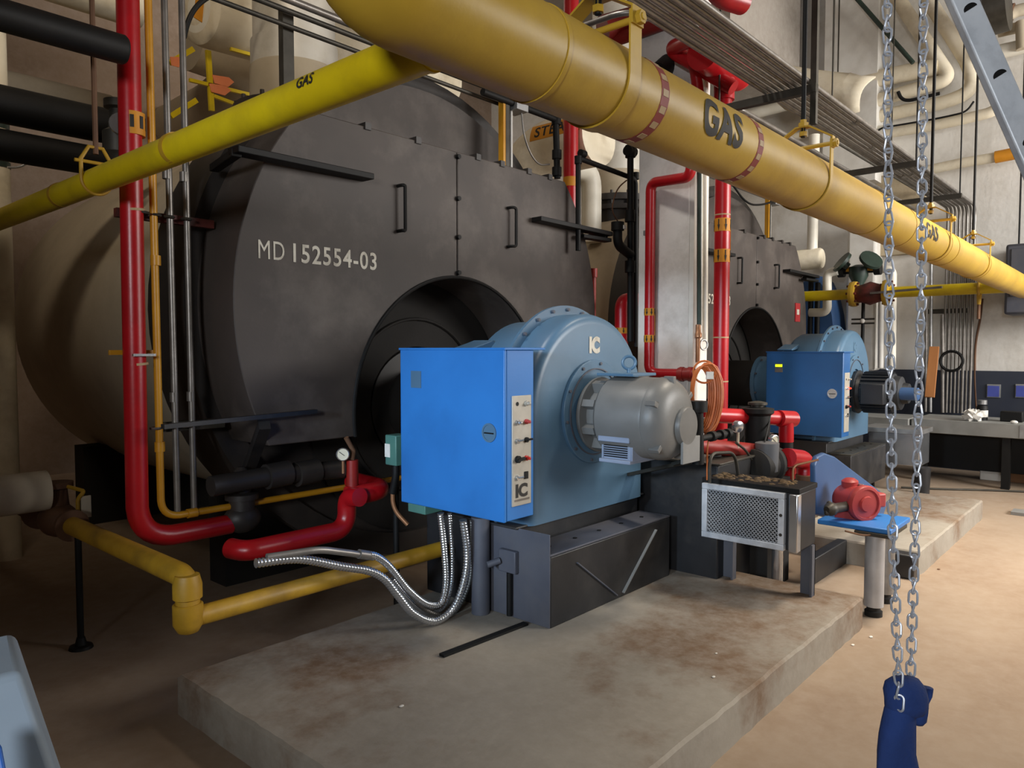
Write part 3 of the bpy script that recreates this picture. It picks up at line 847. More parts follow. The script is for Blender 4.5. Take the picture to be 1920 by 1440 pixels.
# hanger of the branch
hp = at(180, 300, X=BXP)
t = root('clevis_hanger', 'yellow clevis hanger on the left branch pipe beside the red riser', 'hanger', (BXP, hp.y, 2.32))
b = B()
pts = [(BXP+(BRD+.006)*math.cos(a), hp.y, 2.382-(BRD+.006)*math.sin(a)) for a in [PI*i/16 for i in range(17)]]
pts = [(pts[0][0], hp.y, 2.47)]+pts+[(pts[-1][0], hp.y, 2.47), (BXP-.03, hp.y, 2.53), (BXP+.03, hp.y, 2.53), (pts[0][0], hp.y, 2.47)]
b.tube(pts, .009, 8).done('strap', 'yellowd', t)
B().cyl((BXP-.09, hp.y, 2.46), (BXP+.09, hp.y, 2.46), .008, None, 8).done('cross_bolt', 'yellowd', t)
B().cyl((BXP, hp.y, 2.5), (BXP, hp.y, 6.9), .012, None, 8).done('rod', 'brown', t)

t = root('gas_branch', 'yellow branch pipe with a rusty flanged valve, level on the right above the farther burner', 'pipe', (10.15, 3, 2.2))
X2, Z2 = 10.15, 2.315
B().tube([(X2, 1.35, Z2), (X2, 5.6, Z2)], .068, 24).done('pipe', 'yellowb', t)
yv = at(1632, 552, X=X2).y
vb = B().lathe((X2, yv-.17, Z2), (0, 1, 0), [(0, .10), (.08, .12), (.17, .15), (.26, .12), (.34, .10)], 24).done('valve_body', 'rust', t)
for s in (-1, 1):
    B().lathe((X2, yv+s*.20-.035, Z2), (0, 1, 0), [(0, .16), (.03, .165), (.04, .165), (.07, .16)], 24).done('flange', 'yellow', t)
    b = B()
    for k in range(8):
        a = 2*PI*k/8
        b.cyl((X2+.135*math.cos(a), yv+s*.2-.06, Z2+.135*math.sin(a)), (X2+.135*math.cos(a), yv+s*.2+.06, Z2+.135*math.sin(a)), .016, None, 6)
    b.done('flange_bolt', 'rust', t)
B().bar((X2-.17, yv-.05, Z2-.01), (X2-.2, yv-.85, Z2+.02), .05, .025).done('lever', 'conduit', vb)
hy = at(1835, 580, X=X2).y
t = root('eye_hook', 'small yellow pipe clamp hanging under the gas branch near the far wall', 'clamp', (X2, hy, 2.1))
b = B().torus((X2, hy, Z2), (0, 1, 0), .075, .016, 24, 8); b.cyl((X2, hy, Z2-.07), (X2, hy, Z2-.19), .03, .02, 8)
b.done('clamp_band', 'yellow', t)
B().cyl((X2, hy, Z2-.18), (X2, hy, Z2-.36), .018, None, 8).done('hook_rod', 'brown', t)

# ------------------------------------------------------------------ left group: risers
RX, RYY = 1.50, 3.85
t = root('red_riser', 'thick red riser with elbow at its foot, in front of the cream boiler shell', 'pipe', (RX, RYY, .6), 'red water pipes')
zf = .635
xv = at(432, 990, Y=RYY).x
B().tube([(RX+.03, RYY, 6.9), (RX, RYY, zf), (xv, RYY, zf)], .053, 24, .17).done('pipe', 'red', t)
b = B()
for z in (2.28, 1.52): b.cyl((RX+.013, RYY, z), (RX+.012, RYY, z+.012), .0555, None, 24)
b.done('joint_line', 'bandcream', t)
zb = at(258, 238, Y=RYY).z
bd = B().cyl((RX+.02, RYY, zb-.05), (RX+.02, RYY, zb+.06), .058, None, 24).done('flow_band', 'label', t)
b = B()
for k in range(8):
    a = 2*PI*(k+.5)/8
    b.obox((RX+.02+.0585*math.cos(a), RYY+.0585*math.sin(a), zb+.01), (.0015*math.cos(a), .0015*math.sin(a), 0), (-.009*math.sin(a), .009*math.cos(a), 0), (0, 0, .03))
b.done('arrow_mark', 'ink', bd)

pv = at(452, 985, Y=RYY)
t = root('check_valve', 'dark sooty valve body joined to the foot of the left red riser', 'valve', (pv.x, RYY, .5), 'red water pipes')
B().sphere((xv+.07, RYY, zf+.02), .085, (1.25, 1, .95)).done('body', 'darkdrum', t)
B().lathe((xv+.07, RYY, zf+.07), (0, 0, 1), [(0, .07), (.06, .07), (.06, .09), (.09, .09), (.10, .05), (.22, .04), (.24, .02)], 20).done('bonnet', 'darkdrum', t)
p0, p1 = at(455, 1032, Y=3.45), at(628, 992, Y=3.45)
p2 = at(640, 930, Y=3.45); zz = p0.z
t = root('red_return_pipe', 'low red pipe with rising elbow and round end, left of the bright blue cabinet', 'pipe', (p0.x, 3.45, zz), 'red water pipes')
zt = at(650, 928, Y=3.45).z
B().tube([(p0.x-.02, 3.53, zz), (p0.x, 3.42, zz), (p1.x+.06, 3.42, zz), (p1.x+.06, 3.42, zt), (p1.x+.06, 3.30, zt+.01)], .052, 24, .10).done('pipe', 'red', t)
e = at(672, 930, Y=3.3)
B().tube([(p1.x+.06, 3.42, zt), (p1.x+.30, 3.36, zt+.01), (p1.x+.34, 3.75, zt+.01)], .056, 24, .12).done('elbow', 'red', t)
B().tube([(p1.x+.10, 3.42, zt+.02), (p1.x+.10, 3.42, zt+.20)], .034, 18).done('stub', 'reddark', t)
gq = V((p1.x+.08, 3.42, zt+.38))
B().tube([(p1.x+.10, 3.42, zt+.2), (p1.x+.11, 3.42, zt+.25), (p1.x+.06, 3.42, gq.z-.05)], .014, 10).done('siphon', 'brown', t)

def gauge(lbl, c, r, facing, m='copper', stem=.09):
    c, fc = V(c), V(facing).normalized()
    t = root('pressure_gauge', lbl, 'gauge', c-V((0, 0, r+stem)), 'round pressure gauges')
    B().lathe(c-fc*.02, fc, [(0, r*.8), (.006, r), (.03, r), (.034, r*.97), (.036, r*.86), (.030, r*.84)], 32).done('case', 'chrome', t)
    B().lathe(c+fc*.008, fc, [(0, r*.85), (.003, r*.85)], 32).done('dial', 'gaugeface', t)
    side = fc.cross(V((0, 0, 1))).normalized(); up = side.cross(fc)
    d = (side*.8+up*.6).normalized()
    B().bar(c+fc*.014-d*r*.3, c+fc*.014+d*r*.68, r*.07, .002, fc).done('needle', 'ink', t)
    B().cyl(c-fc*.005-V((0, 0, r*.9)), c-fc*.005-V((0, 0, r+stem)), r*.22, None, 10).done('stem', m, t)
    return t
gauge('small round gauge with pale dial above the red elbow left of the blue cabinet', at(643, 852, Y=3.42), .037, (-.65, -.75, .1), stem=.07)

pipe('sooty_pipe', 'dark sooty pipe with a wrapped union running level under the left boiler door', 'pipe', [at(395, 912, Y=3.75), at(520, 890, Y=3.75), at(640, 880, Y=3.75)], .055, 'darkdrum', 0, collars=[(at(520, 890, Y=3.75), (1, 0, .05)), (at(575, 886, Y=3.75), (1, 0, .05))], bulge=1.3, cl=.14)

# thin yellow line
zyl = at(310, 975, Y=3.80).z
xy = at(292, 500, Y=3.86).x
pipe('thin_yellow_pipe', 'thin amber yellow pipe beside the left red riser, turning right at its foot', 'pipe', [(xy-.02, 3.86, 6.9), (xy, 3.86, zyl), (xy+2.0, 3.86, zyl)], .0185, 'amber', .09, collars=[((xy, 3.86, 2.05), (0, 0, 1)), ((xy, 3.86, 1.10), (0, 0, 1)), ((xy+.16, 3.86, zyl), (1, 0, 0))], bulge=1.35)
for px, pyb, lb in ((316, 960, 'steel conduit left of its twin, rising between the thin yellow pipe and the boiler'), (348, 965, 'steel conduit nearest the boiler door, right of its twin')):
    x = at(px, 500, Y=3.88).x
    pipe('steel_conduit', lb, 'conduit', [(x-.01, 3.88, 6.9), (x+.02, 3.88, .72)], .0165, 'conduit', 0, 'pair of risers by the left boiler', collars=[((x+.013, 3.88, 1.35), (0, 0, 1)), ((x, 3.88, 2.5), (0, 0, 1))], bulge=1.25)
p0, p1 = at(216, 398, Y=3.93), at(398, 418, Y=3.93)
t = root('strut_channel', 'brown slotted strut crossing behind the left risers, above mid height', 'bracket', (p0.x, 3.93, p0.z), 'strut brackets on the risers')
B().box(p0.x, p1.x, 3.91, 3.95, p0.z-.022, p0.z+.022).done('channel', 'rust', t)
for px in (258, 292, 317, 349):
    x = at(px, 400, Y=3.86).x
    B().torus((x, 3.86, p0.z), (0, 0, 1), .05 if px == 258 else .022, .007, 16, 6).done('clamp', 'strut', t)
p0, p1 = at(300, 800, Y=3.92), at(420, 783, Y=3.92)
t = root('strut_channel', 'grey strut crossing behind the left risers, lower one near the boiler door foot', 'bracket', (p0.x, 3.92, p0.z), 'strut brackets on the risers')
B().box(p0.x, p1.x, 3.91, 3.95, p0.z-.03, p0.z+.02).done('channel', 'strut', t)
for px in (292, 317, 349):
    x = at(px, 800, Y=3.86).x
    B().torus((x, 3.86, p0.z), (0, 0, 1), .024, .007, 16, 6).done('clamp', 'conduit', t)
q = at(210, 661, Y=3.9)
t = root('pipe_clip', 'small brass coloured clip crossing the left red riser', 'clip', q)
B().box(q.x-.01, q.x+.22, 3.905, 3.92, q.z-.012, q.z+.012).done('clip_bar', 'amber', t)
q2 = at(284, 664, Y=3.78)
B().box(RX-.03, q2.x+.02, 3.775, 3.79, q.z-.018, q.z-.006).done('clip_tail', 'chrome', t)

# white pipe on the left edge
wp = at(3, 655, Y=6.6)
t = root('white_riser', 'white pipe with two green bands at the left edge of the picture', 'pipe', (wp.x, 6.6, 0))
B().tube([(wp.x, 6.6, 6.9), (wp.x, 6.6, .0)], .092, 22).done('pipe', 'creampipe', t)
for y in (240, 312):
    z = at(5, y, Y=6.6).z
    B().pipewall((wp.x, 6.6, z-.02), (0, 0, 1), 0, .045, .07, .095, 24).done('band', 'green', t)
pipe('loose_wire', 'pale wire curling out from the green band of the white left pipe', 'wire', [at(14, 314, Y=6.4), at(35, 314, Y=6.4), at(52, 306, Y=6.4), at(62, 299, Y=6.4)], .009, 'chrome', .03)

# black pipe end, top left
q0, q1 = at(-120, 28, Y=3.55), at(236, 95, Y=3.55)
B().tube([(q0.x-.5, 3.55, q1.z), (q1.x-.012, 3.55, q1.z), (q1.x, 3.55, q1.z)], .064, 26, 0, True, lambda i, n: .064 if i < 2 else .055).done('black_pipe', 'black', None, 'thick black pipe ending just left of the red riser, near the top left corner', 'pipe')
# dark fittings behind the risers at left
q = at(222, 235, Y=4.3)
t = root('brass_valve', 'dark valve with brassy highlights just left of the red riser, above the branch pipe', 'valve', q-V((0, 0, .2)))
B().lathe(q-V((0, 0, .22)), (0, 0, 1), [(0, .05), (.05, .06), (.07, .08), (.18, .08), (.2, .05), (.3, .045), (.31, .07), (.35, .07)], 20).done('body', 'strut', t)
B().lathe(q-V((0.02, .1, .05)), (-.4, -1, .2), [(0, .04), (.06, .04), (.06, .06), (.08, .06)], 16).done('side_port', 'chrome', t)
for i, (a, b_, r, lb) in enumerate((((-40, 255), (240, 245), .12, 'upper thick black header pipe behind the white left pipe'), ((-40, 300), (235, 312), .10, 'lower thick black header pipe behind the branch hanger at left'))):
    p, q = at(*a, Y=5.6), at(*b_, Y=5.6)
    pipe('black_header', lb, 'pipe', [(p.x-.4, 5.6, q.z), (q.x+.05, 5.6, q.z)], r, 'black', 0, 'black headers at far left', seg=22)

u, w = at(20, -38, Y=6.3), at(262, 8, Y=6.3)
pipe('cream_duct', 'cream round duct at the top left corner above the thick black pipe', 'duct', [(u.x-2.5, 6.3, w.z), (w.x, 6.3, w.z)], .19, 'creampipe', 0, seg=26)
u = at(205, 212, Y=7.4)
pipe('lagged_pipe', 'dim grey lagged pipe above the black headers at far left', 'pipe', [(u.x-3.0, 7.4, u.z), (u.x, 7.4, u.z)], .16, 'cream', 0, seg=24)
# low yellow gas train
GXL = at(352, 1130, Y=3.02).x
cy = 3.02
zlo = at(352, 1160, Y=cy).z
t = root('low_gas_pipe', 'dull yellow gas pipe near the floor with two elbows, behind the flexible conduits', 'pipe', (GXL, cy, zlo-.05))
zhi = at(340, 1085, Y=cy).z
B().tube([(GXL, at(110, 1003, X=GXL).y, zhi), (GXL, cy, zhi), (GXL, cy, zlo+.02)], .048, 24, .07).done('upper_run', 'yellowd', t)
B().tube([(GXL, cy, zlo+.07), (GXL, cy, zlo), (2.80, cy, zlo)], .042, 24, .06).done('lower_run', 'yellowd', t)
B().lathe((GXL, cy, zlo-.065), (0, 0, 1), [(0, .015), (.012, .042), (.045, .060), (.125, .060), (.130, .054)], 28).done('lower_elbow', 'yellowd', t)
B().lathe((GXL, cy, zlo+.085), (0, 0, 1), [(0, .052), (.004, .058), (.06, .058), (.1, .048)], 28).done('upper_elbow', 'yellowd', t)
q = at(120, 960, X=GXL)
t = root('gas_cock', 'dull brassy gas valve with flat lever at the left end of the low yellow pipe', 'valve', (q.x, q.y, q.z-.2))
B().sphere((q.x, q.y+.10, zhi), .10, (1, 1.3, .95)).done('body', 'brown', t)
B().lathe((q.x, q.y+.1, zhi+.05), (0, 0, 1), [(0, .06), (.12, .05), (.13, .08), (.16, .08)], 18).done('bonnet', 'brown', t)
B().tube([(q.x, q.y+.1, zhi+.20), (q.x+.08, q.y-.08, zhi+.17), (q.x+.05, q.y-.06, zhi+.13), (q.x+.05, q.y-.06, zhi-.01)], .011, 8, .02).done('lever', 'yellowd', t)
B().bar((q.x+.09, q.y-.06, zhi+.14), (q.x+.09, q.y-.06, zhi+.02), .05, .012, (0, 1, 0)).done('tag', 'cream', t)
for s, rr in ((-.13, .085), (.38, .10)):
    B().lathe((q.x, q.y+s, zhi), (0, 1, 0), [(0, rr), (.03, rr)], 20).done('flange', 'brown', t)
B().tube([(q.x, q.y+.4, zhi), (q.x, q.y+2.4, zhi)], .07, 18).done('inlet', 'brown', t)
q = at(152, 1215, Z=0.0)
t = root('pipe_stand', 'black pipe stand with round foot carrying the low yellow pipe', 'stand', (q.x, q.y, 0))
B().cyl((q.x, q.y, 0), (q.x, q.y, zhi-.03), .017, None, 12).done('post', 'black', t)
B().lathe((q.x, q.y, 0), (0, 0, 1), [(0, .06), (.015, .055), (.02, .03), (.06, .02)], 18).done('foot', 'black', t)
# white vessel foot far left
q = at(40, 925, Y=4.6)
pipe('lagged_header', 'dirty cream lagged header at floor level by the left edge', 'pipe', [(q.x-1.2, 4.6, q.z), (q.x+.12, 4.6, q.z)], .11, 'cream', 0, seg=24)
# blue object at the near left corner
c = at(30, 1360, D=1.05)
t = root('blue_bin', 'blue grey plastic bin corner at the bottom left edge of the picture', 'bin', (c.x, c.y, 0))
pA, pB, pC = at(34, 1252, D=1.15), at(150, 1500, D=1.0), at(-120, 1300, D=1.2)
ax = (at(50, 1252, D=1.2)-at(-260, 1275, D=1.05))
b = B()
topc = at(42, 1258, D=1.15); tl = at(-260, 1330, D=1.05)
bot = at(172, 1640, D=1.12); bl = at(-160, 1640, D=1.0)
dv = (V((FWD.x, FWD.y, 0)).normalized()-RGT*.75)*.16
b.prism([topc, bot, bl, tl], dv)
b.done('shell', 'bluebin', t, bevel=.012, seg=3)
i0 = at(-4, 1370, D=1.02)
b = B().prism([at(2, 1392, D=1.035), at(22, 1500, D=1.015), at(-90, 1500, D=1.0), at(-90, 1392, D=1.02)], -dv*.06)
b.done('inner_lip', 'bluevivid', t, bevel=.004)

# ------------------------------------------------------------------ above the left boiler
q = at(415, 30, Y=6.7)
t = root('hanging_duct', 'cream capped round duct hanging above the boiler, beside the yellow hanger frame', 'duct', q)
ax_ = V((1, .15, .10)).normalized()
B().lathe(q-ax_*.28, ax_, [(0, .12), (.02, .24), (.06, .30), (.12, .315), (3.6, .315)], 36).done('duct_body', 'creampipe', t)
B().lathe(q-ax_*.285, ax_, [(0, .05), (.012, .17), (.02, .21)], 36).done('end_cap', 'pvc', t)
s = at(373, 18, Y=6.25)
B().obox(s, (.035, 0, -.01), (0, .004, 0), (.01, 0, .09)).done('yellow_tag', 'label', t)
q = at(440, 125, Y=8.1)
t = root('insulated_elbow', 'shadowed cream insulated pipe elbow behind the orange tags, under the hanging duct', 'pipe', q)
B().tube([q+V((-.5, 0, .12)), q+V((.25, 0, .08)), q+V((.35, 1.0, -.1)), q+V((.4, 2.47, -.1))], .30, 26, .35).done('elbow', 'cream', t)
# yellow frame
t = root('yellow_frame', 'thin yellow painted hanger frame under the cream hanging duct', 'frame', at(393, 200, Y=6.6))
def pb_(nm, a, c, Y=6.6, w=.045): B().bar(at(*a, Y=Y), at(*c, Y=Y), w, .03, (0, 1, 0)).done(nm, 'yellowb', t)
pb_('post', (390, 95), (397, 208)); pb_('rail', (355, 150), (470, 178), w=.03); pb_('rail', (318, 118), (362, 92)); pb_('rail', (320, 218), (368, 188)); pb_('rail', (400, 180), (440, 195), w=.03); pb_('rail', (432, 92), (490, 108), w=.03)
for i, (a, lb) in enumerate((((418, 152), 'upper orange tag stuck among the yellow frame bars'), ((412, 168), 'lower orange tag below the other, beside the yellow post'), ((330, 116), 'small orange tag at the left end of the yellow frame'))):
    p = at(*a, Y=6.572); k = .10 if i < 2 else .05
    B().prism([p+V((-k, 0, .03)), p+V((k*.6, 0, .05)), p+V((k*1.1, 0, .02)), p+V((k*.5, 0, -.04)), p+V((-k*.8, 0, -.04))], (0, .006, 0)).done('orange_tag', 'orangetag', None, lb, 'tag', 'orange tags')
# conduits over the first boiler
YC = 3.78
q = at(955, 190, Y=YC)
for i, (dz, r, lb) in enumerate(((.10, .022, 'upper conduit of the three running over the first boiler to the galvanised box'), (.05, .016, 'middle conduit of the three running over the first boiler to the galvanised box'), (-.02, .014, 'lower conduit of the three running over the first boiler to the galvanised box'))):
    x0 = at(380, 0, Y=YC).x
    pipe('overhead_conduit', lb, 'conduit', [(x0-1.2, YC+.03*i, q.z+dz+.01), (q.x, YC+.03*i, q.z+dz)], r, 'strut' if i else 'conduit', 0, 'conduits over the first boiler', seg=12)
t = root('galvanised_box', 'small galvanised junction box under the gas main, on a slotted strut standing on the boiler', 'junction box', (q.x, YC, 2.93))
B().box(q.x-.0, q.x+.13, YC-.08, YC+.06, q.z-.07, q.z+.12).done('box_body', 'galv', t, bevel=.004)
B().box(q.x-.07, q.x-.03, YC-.03, YC+.02, 2.937, q.z+.14).done('strut_leg', 'strut', t)
B().box(q.x-.10, q.x-.075, YC-.03, YC+.02, 2.937, q.z+.05).done('strut_leg', 'amber', t)
B().cyl((q.x+.02, YC, q.z-.06), (q.x+.02, YC, 2.94), .012, None, 8).done('drop_conduit', 'white', t)
g2 = copy_tree(t)
g2.location.x += DX2
g2['label'] = 'small galvanised junction box on struts standing on the second boiler, right of the standpipe'
for i, (dz, r, lb) in enumerate(((.08, .020, 'upper conduit running over the second boiler to its galvanised box'), (.01, .014, 'lower conduit running over the second boiler to its galvanised box'))):
    pipe('overhead_conduit', lb, 'conduit', [(q.x+DX2-2.7, YC+.03*i, q.z+dz+.01), (q.x+DX2, YC+.03*i, q.z+dz)], r, 'conduit', 0, 'conduits over the second boiler', seg=12)
pipe('drooping_cable', 'black cable drooping below the conduits over the second boiler', 'cable', [(q.x+DX2-1.2, YC-.05, q.z), (q.x+DX2-.8, YC-.05, q.z-.18), (q.x+DX2-.4, YC-.05, q.z-.14), (q.x+DX2, YC-.05, q.z-.03)], .012, 'black', .2)
pipe('drop_wire', 'thin grey cable dropping from the galvanised box in a lazy curve to the boiler door', 'cable', [at(978, 212, Y=3.75), at(983, 260, Y=3.75), at(998, 295, Y=3.75), at(1012, 310, Y=3.75), at(1030, 308, Y=3.75)], .007, 'conduit', .1)
q = at(549, 130, Y=YC+.05)
B().box(q.x-.035, q.x+.035, YC+.09, YC+.14, 2.938, at(549, 12, Y=YC+.05).z).done('strut_post', 'strut', None, 'dark slotted strut post standing on the boiler in front of the white exhaust stack', 'strut')
pipe('cable_loop', 'dark cable looping down the left end of the hanging cream duct', 'cable', [at(345, 70, Y=5.3), at(352, 40, Y=5.3), at(368, 10, Y=5.3), at(400, -12, Y=5.3), at(460, -40, Y=5.3)], .018, 'black', .2)

# steam pipe between the boilers
SXX, SR = 6.22, .29
zs = at(1000, 284, X=SXX).z
t = root('steam_pipe', 'large cream lagged pipe with orange STEAM label, behind the black drip pipe', 'pipe', (SXX, 5, zs))
B().tube([(SXX, 4.35, zs), (SXX, 5.25, zs), (SXX-.05, 5.55, zs-.75), (SXX+.3, 6.6, zs-.9)], SR, 28, .38).done('pipe', 'creampipe', t)
lb_y = at(1030, 240, X=SXX-SR).y
def onst(x, y, e):
    a_ = .32+y/SR
    return V((SXX-(SR+e)*math.cos(a_), lb_y-x, zs+(SR+e)*math.sin(a_)))
b = B()
ls = [[onst(-.26, -.085+.17*k/6, .003), onst(.38, -.085+.17*k/6, .003), onst(.38, -.085+.17*k/6, -.02), onst(-.26, -.085+.17*k/6, -.02)] for k in range(7)]
lab = b.loft(ls).done('label_band', 'label', t)
B().text('STEAM', lambda x, y, e: onst(x+.06, y-.055, e+.002), .11, .003, .003, .52, 1.1, sub=3).done('lettering', 'ink', lab)
pipe('cream_riser', 'cream pipe elbow turning down left of the second exhaust stack, lighter than its neighbour', 'pipe', [at(1062, 312, Y=5.2), at(1108, 320, Y=5.2), at(1108, 455, Y=5.2)], .125, 'pvc', .2, seg=22)
pipe('galvanised_riser', 'grey riser pipe just right of the red vertical pipe, left of the cream elbow', 'pipe', [at(1085, 300, Y=5.3), at(1085, 430, Y=5.3)], .05, 'white', 0, seg=14)
# black trim piping
YB = 3.55
P = lambda x, y: at(x, y, Y=YB)
pipe('black_drip_pipe', 'black threaded pipe dropping from under the gas main to the boiler door top', 'pipe', [at(905, 172, Y=3.75), at(1042, 224, Y=3.75), at(1045, 335, Y=3.75)], .026, 'black', .03, collars=[(at(1043, 226, Y=3.75), (0, 0, 1)), (at(1044, 290, Y=3.75), (0, 0, 1)), (at(1044, 322, Y=3.75), (0, 0, 1))], bulge=1.5, cl=.07)
pipe('black_trim_pipe', 'black pipe frame with two top elbows between the red risers and the white pillar', 'pipe', [P(1084, 470), P(1084, 296), V((P(1192, 322).x, YB, P(1084, 290).z-.05)), V((P(1192, 650).x, YB, P(1192, 650).z))], .021, 'black', .05, collars=[(P(1084, 300), (0, 0, 1)), (P(1092, 288), (1, 0, 0)), (P(1192, 330), (0, 0, 1))], bulge=1.4, cl=.06)
pipe('black_column_pipe', 'thicker black pipe with cross fitting on top and a strainer, beside the white pillar', 'pipe', [at(1182, 272, Y=3.5), at(1182, 640, Y=3.5)], .028, 'black', 0, collars=[(at(1182, 284, Y=3.5), (0, 0, 1)), (at(1182, 284, Y=3.5), (1, 0, 0)), (at(1181, 405, Y=3.5), (0, 0, 1)), (at(1181, 500, Y=3.5), (0, 0, 1))], bulge=1.6, cl=.10)
q = at(1158, 430, Y=3.5)
t = root('low_water_cutoff', 'black elbow fitting with capped head and thin cable, beside the black column pipe', 'fitting', q-V((0, 0, .25)))
B().tube([q, q-V((0, 0, .13)), at(1182, 478, Y=3.5)-V((0, 0, 0))], .04, 16, .06).done('elbow', 'black', t)
B().lathe(q-V((0, 0, .01)), (0, 0, 1), [(0, .055), (.07, .055), (.075, .02)], 20).done('cap', 'black', t)
B().box(q.x+.0, q.x+.04, q.y-.06, q.y-.05, q.z, q.z+.03).done('cap_label', 'paper', t)
B().tube([q+V((0, 0, .07)), at(1146, 395, Y=3.5), at(1155, 355, Y=3.5), at(1175, 338, Y=3.5)], .006, 6, .12).done('cable', 'brown', t)
B().box(at(1190, 440, Y=3.45).x, at(1212, 440, Y=3.2).x, 3.2, 3.23, at(1190, 436, Y=3.3).z-.03, at(1190, 436, Y=3.3).z+.01).done('strut_clamp', 'galv', None, 'small galvanised clamp tying the black pipes to the red pipe on the pillar', 'clamp')

# ------------------------------------------------------------------ red pipes by the pillar
def redp(lbl, pts, r, fil=.08, m='red', name='red_pipe', cols=(), cl=.06, bulge=1.18):
    return pipe(name, lbl, 'pipe', pts, r, m, fil, 'red water pipes', 20, cols, bulge=bulge, cl=cl)
def flowband(par, x, y, z, r, h=.05):
    bd = B().cyl((x, y, z-h/2), (x, y, z+h/2), r*1.025, None, 22).done('flow_band', 'label', par)
    b = B()
    for k in range(7):
        a = 2*PI*(k+.5)/7
        u = V((math.cos(a), math.sin(a), 0)); w = V((-u.y, u.x, 0))
        c = V((x, y, z))+u*r*1.03
        b.prism([c+w*.004+V((0, 0, h*.42)), c-w*.004+V((0, 0, h*.42)), c-w*.004, c-w*.010, c-V((0, 0, h*.45)), c+w*.010, c+w*.004], u*.002)
    b.done('arrow_mark', 'ink', bd)
def vstrip(par, x, y, z0, z1, r, ang):
    u = V((math.cos(ang), math.sin(ang), 0)); w = V((-u.y, u.x, 0))
    B().obox(V((x, y, (z0+z1)/2))+u*r, u*.002, w*.010, (0, 0, (z1-z0)/2)).done('label_strip', 'label', par)
YR = 3.0
a = at(1300, 318, Y=2.72); e = at(1220, 350, X=5.27); f_ = at(1218, 700, X=5.27)
xr = 5.27; yr = e.y
t = root('red_pipe', 'thin red pipe with two elbows running down the white face of the pillar', 'pipe', (xr, yr, f_.z), 'red water pipes')
ztop_ = e.z+.03
B().tube([(a.x, 2.74, 3.3), (a.x, 2.74, at(1302, 334, Y=2.74).z), (xr, yr, ztop_), (xr, yr, f_.z), (xr+.02, yr-.18, f_.z), (xr+.03, yr-.26, f_.z)], .041, 20, .07).done('pipe', 'red', t)
flowband(t, xr, yr, at(1218, 585, X=xr).z, .041, .06); flowband(t, xr, yr, at(1218, 635, X=xr).z, .041, .06)
vstrip(t, xr, yr, at(1218, 635, X=xr).z, at(1218, 585, X=xr).z, .042, -.9)
SX, SY = at(1352, 600, Y=2.62).x, 2.62
t = root('red_standpipe', 'thick glossy red standpipe with black arrow bands, in front of the second boiler', 'pipe', (SX, SY, 0), 'red water pipes')
ztee = at(1360, 140, Y=SY).z
B().tube([(SX, SY, ztee), (SX, SY, 0.0)], .060, 26).done('pipe', 'red', t)
for y in (422, 480): flowband(t, SX, SY, at(1352, y, Y=SY).z, .0605, .10)
vstrip(t, SX, SY, at(1352, 480, Y=SY).z, at(1352, 422, Y=SY).z, .0615, -1.0)
b = B()
for y in (404, 634, 716): b.cyl((SX, SY, at(1352, y, Y=SY).z), (SX, SY, at(1352, y, Y=SY).z+.010), .0612, None, 26)
b.done('joint_line', 'bandcream', t)
# big header on top with tee and end cap
zh = at(1352, 120, Y=SY).z
h0 = V((at(1318, 70, Y=SY).x, SY, zh)); h1 = V((at(1383, 155, Y=SY).x, SY, zh))
hd = B().tube([h0, h1], .128, 26).done('header', 'red', t)
B().lathe(h1, (1, 0, 0), [(0, .128), (.03, .12), (.05, .09), (.055, .02)], 26).done('end_cap', 'capred', hd)
B().cyl((SX, SY, ztee-.20), (SX, SY, zh), .078, None, 24).done('tee', 'red', t)
# smaller pipe with elbow feeding into it
k1 = at(1310, 68, Y=2.5); k2 = at(1248, 95, Y=2.9)
zk = ztee+.14
redp('red pipe bending round above the GAS lettering, joining the thick red header', [at(1320, 62, X=4.9), at(1255, 92, Y=3.0), at(1375, 165, Y=SY-.12)], .056, .10)
redp('short red drop pipe between the bent red pipe and the gas main', [at(1302, 120, Y=2.78), (5.45, 2.78, 3.15)], .043, 0)
redp('straight red pipe sloping up right behind the first gas hanger', [at(1085, 98, Y=3.9), at(1290, 28, Y=2.9)], .055, 0, 'reddark')
redp('thick dark red pipe above the first gas hanger, ending at the pillar edge', [at(1130, 55, Y=3.6), at(1200, 35, Y=3.42)], .11, 0, 'reddark')
redp('red end of a thick pipe at the very top, right of the conduit bundle', [V((at(1330, -40, Y=2.2).x-.2, 2.5, 6.91)), at(1330, -40, Y=2.2), at(1352, -8, Y=2.2), at(1392, 5, Y=2.15)], .075, .06)
q = at(1255, 120, Y=3.1)
B().cyl(at(1235, 138, Y=3.1), at(1285, 92, Y=3.1), .085, None, 20).done('black_sleeve', 'black', None, 'black pipe sleeve half hidden behind the bent red pipe', 'sleeve')
x = at(1070, 310, Y=4.4).x
t = redp('red riser behind the boiler door, left of the black pipe frame', [(x, 4.4, 6.9), (x, 4.4, 0)], .072, 0, name='red_riser')
zb = at(1070, 342, Y=4.4).z
bd = B().cyl((x, 4.4, zb-.045), (x, 4.4, zb+.045), .074, None, 22).done('flow_band', 'label', t)
B().obox((x+.02, 4.4-.072, zb-.25), (.014, 0, 0), (0, .003, 0), (0, 0, .22)).done('label_strip', 'label', t)
q = at(1166, 562, Y=3.62)
t = redp('short red elbow pipe beside the black column pipe, right of the boiler face', [at(1200, 562, Y=3.62), at(1165, 562, Y=3.62), at(1165, 650, Y=3.62)], .058, .09)
flowband(t, at(1165, 620, Y=3.62).x, 3.62, at(1165, 620, Y=3.62).z, .058, .05)
redp('faded red capped pipe peeking past the right edge of the first boiler door', [at(1112, 505, Y=3.95), V((at(1112, 505, Y=3.95).x, 3.95, 0))], .028, 0, 'redmotor', cols=[(at(1112, 512, Y=3.95), (0, 0, 1))], bulge=1.4, cl=.08)
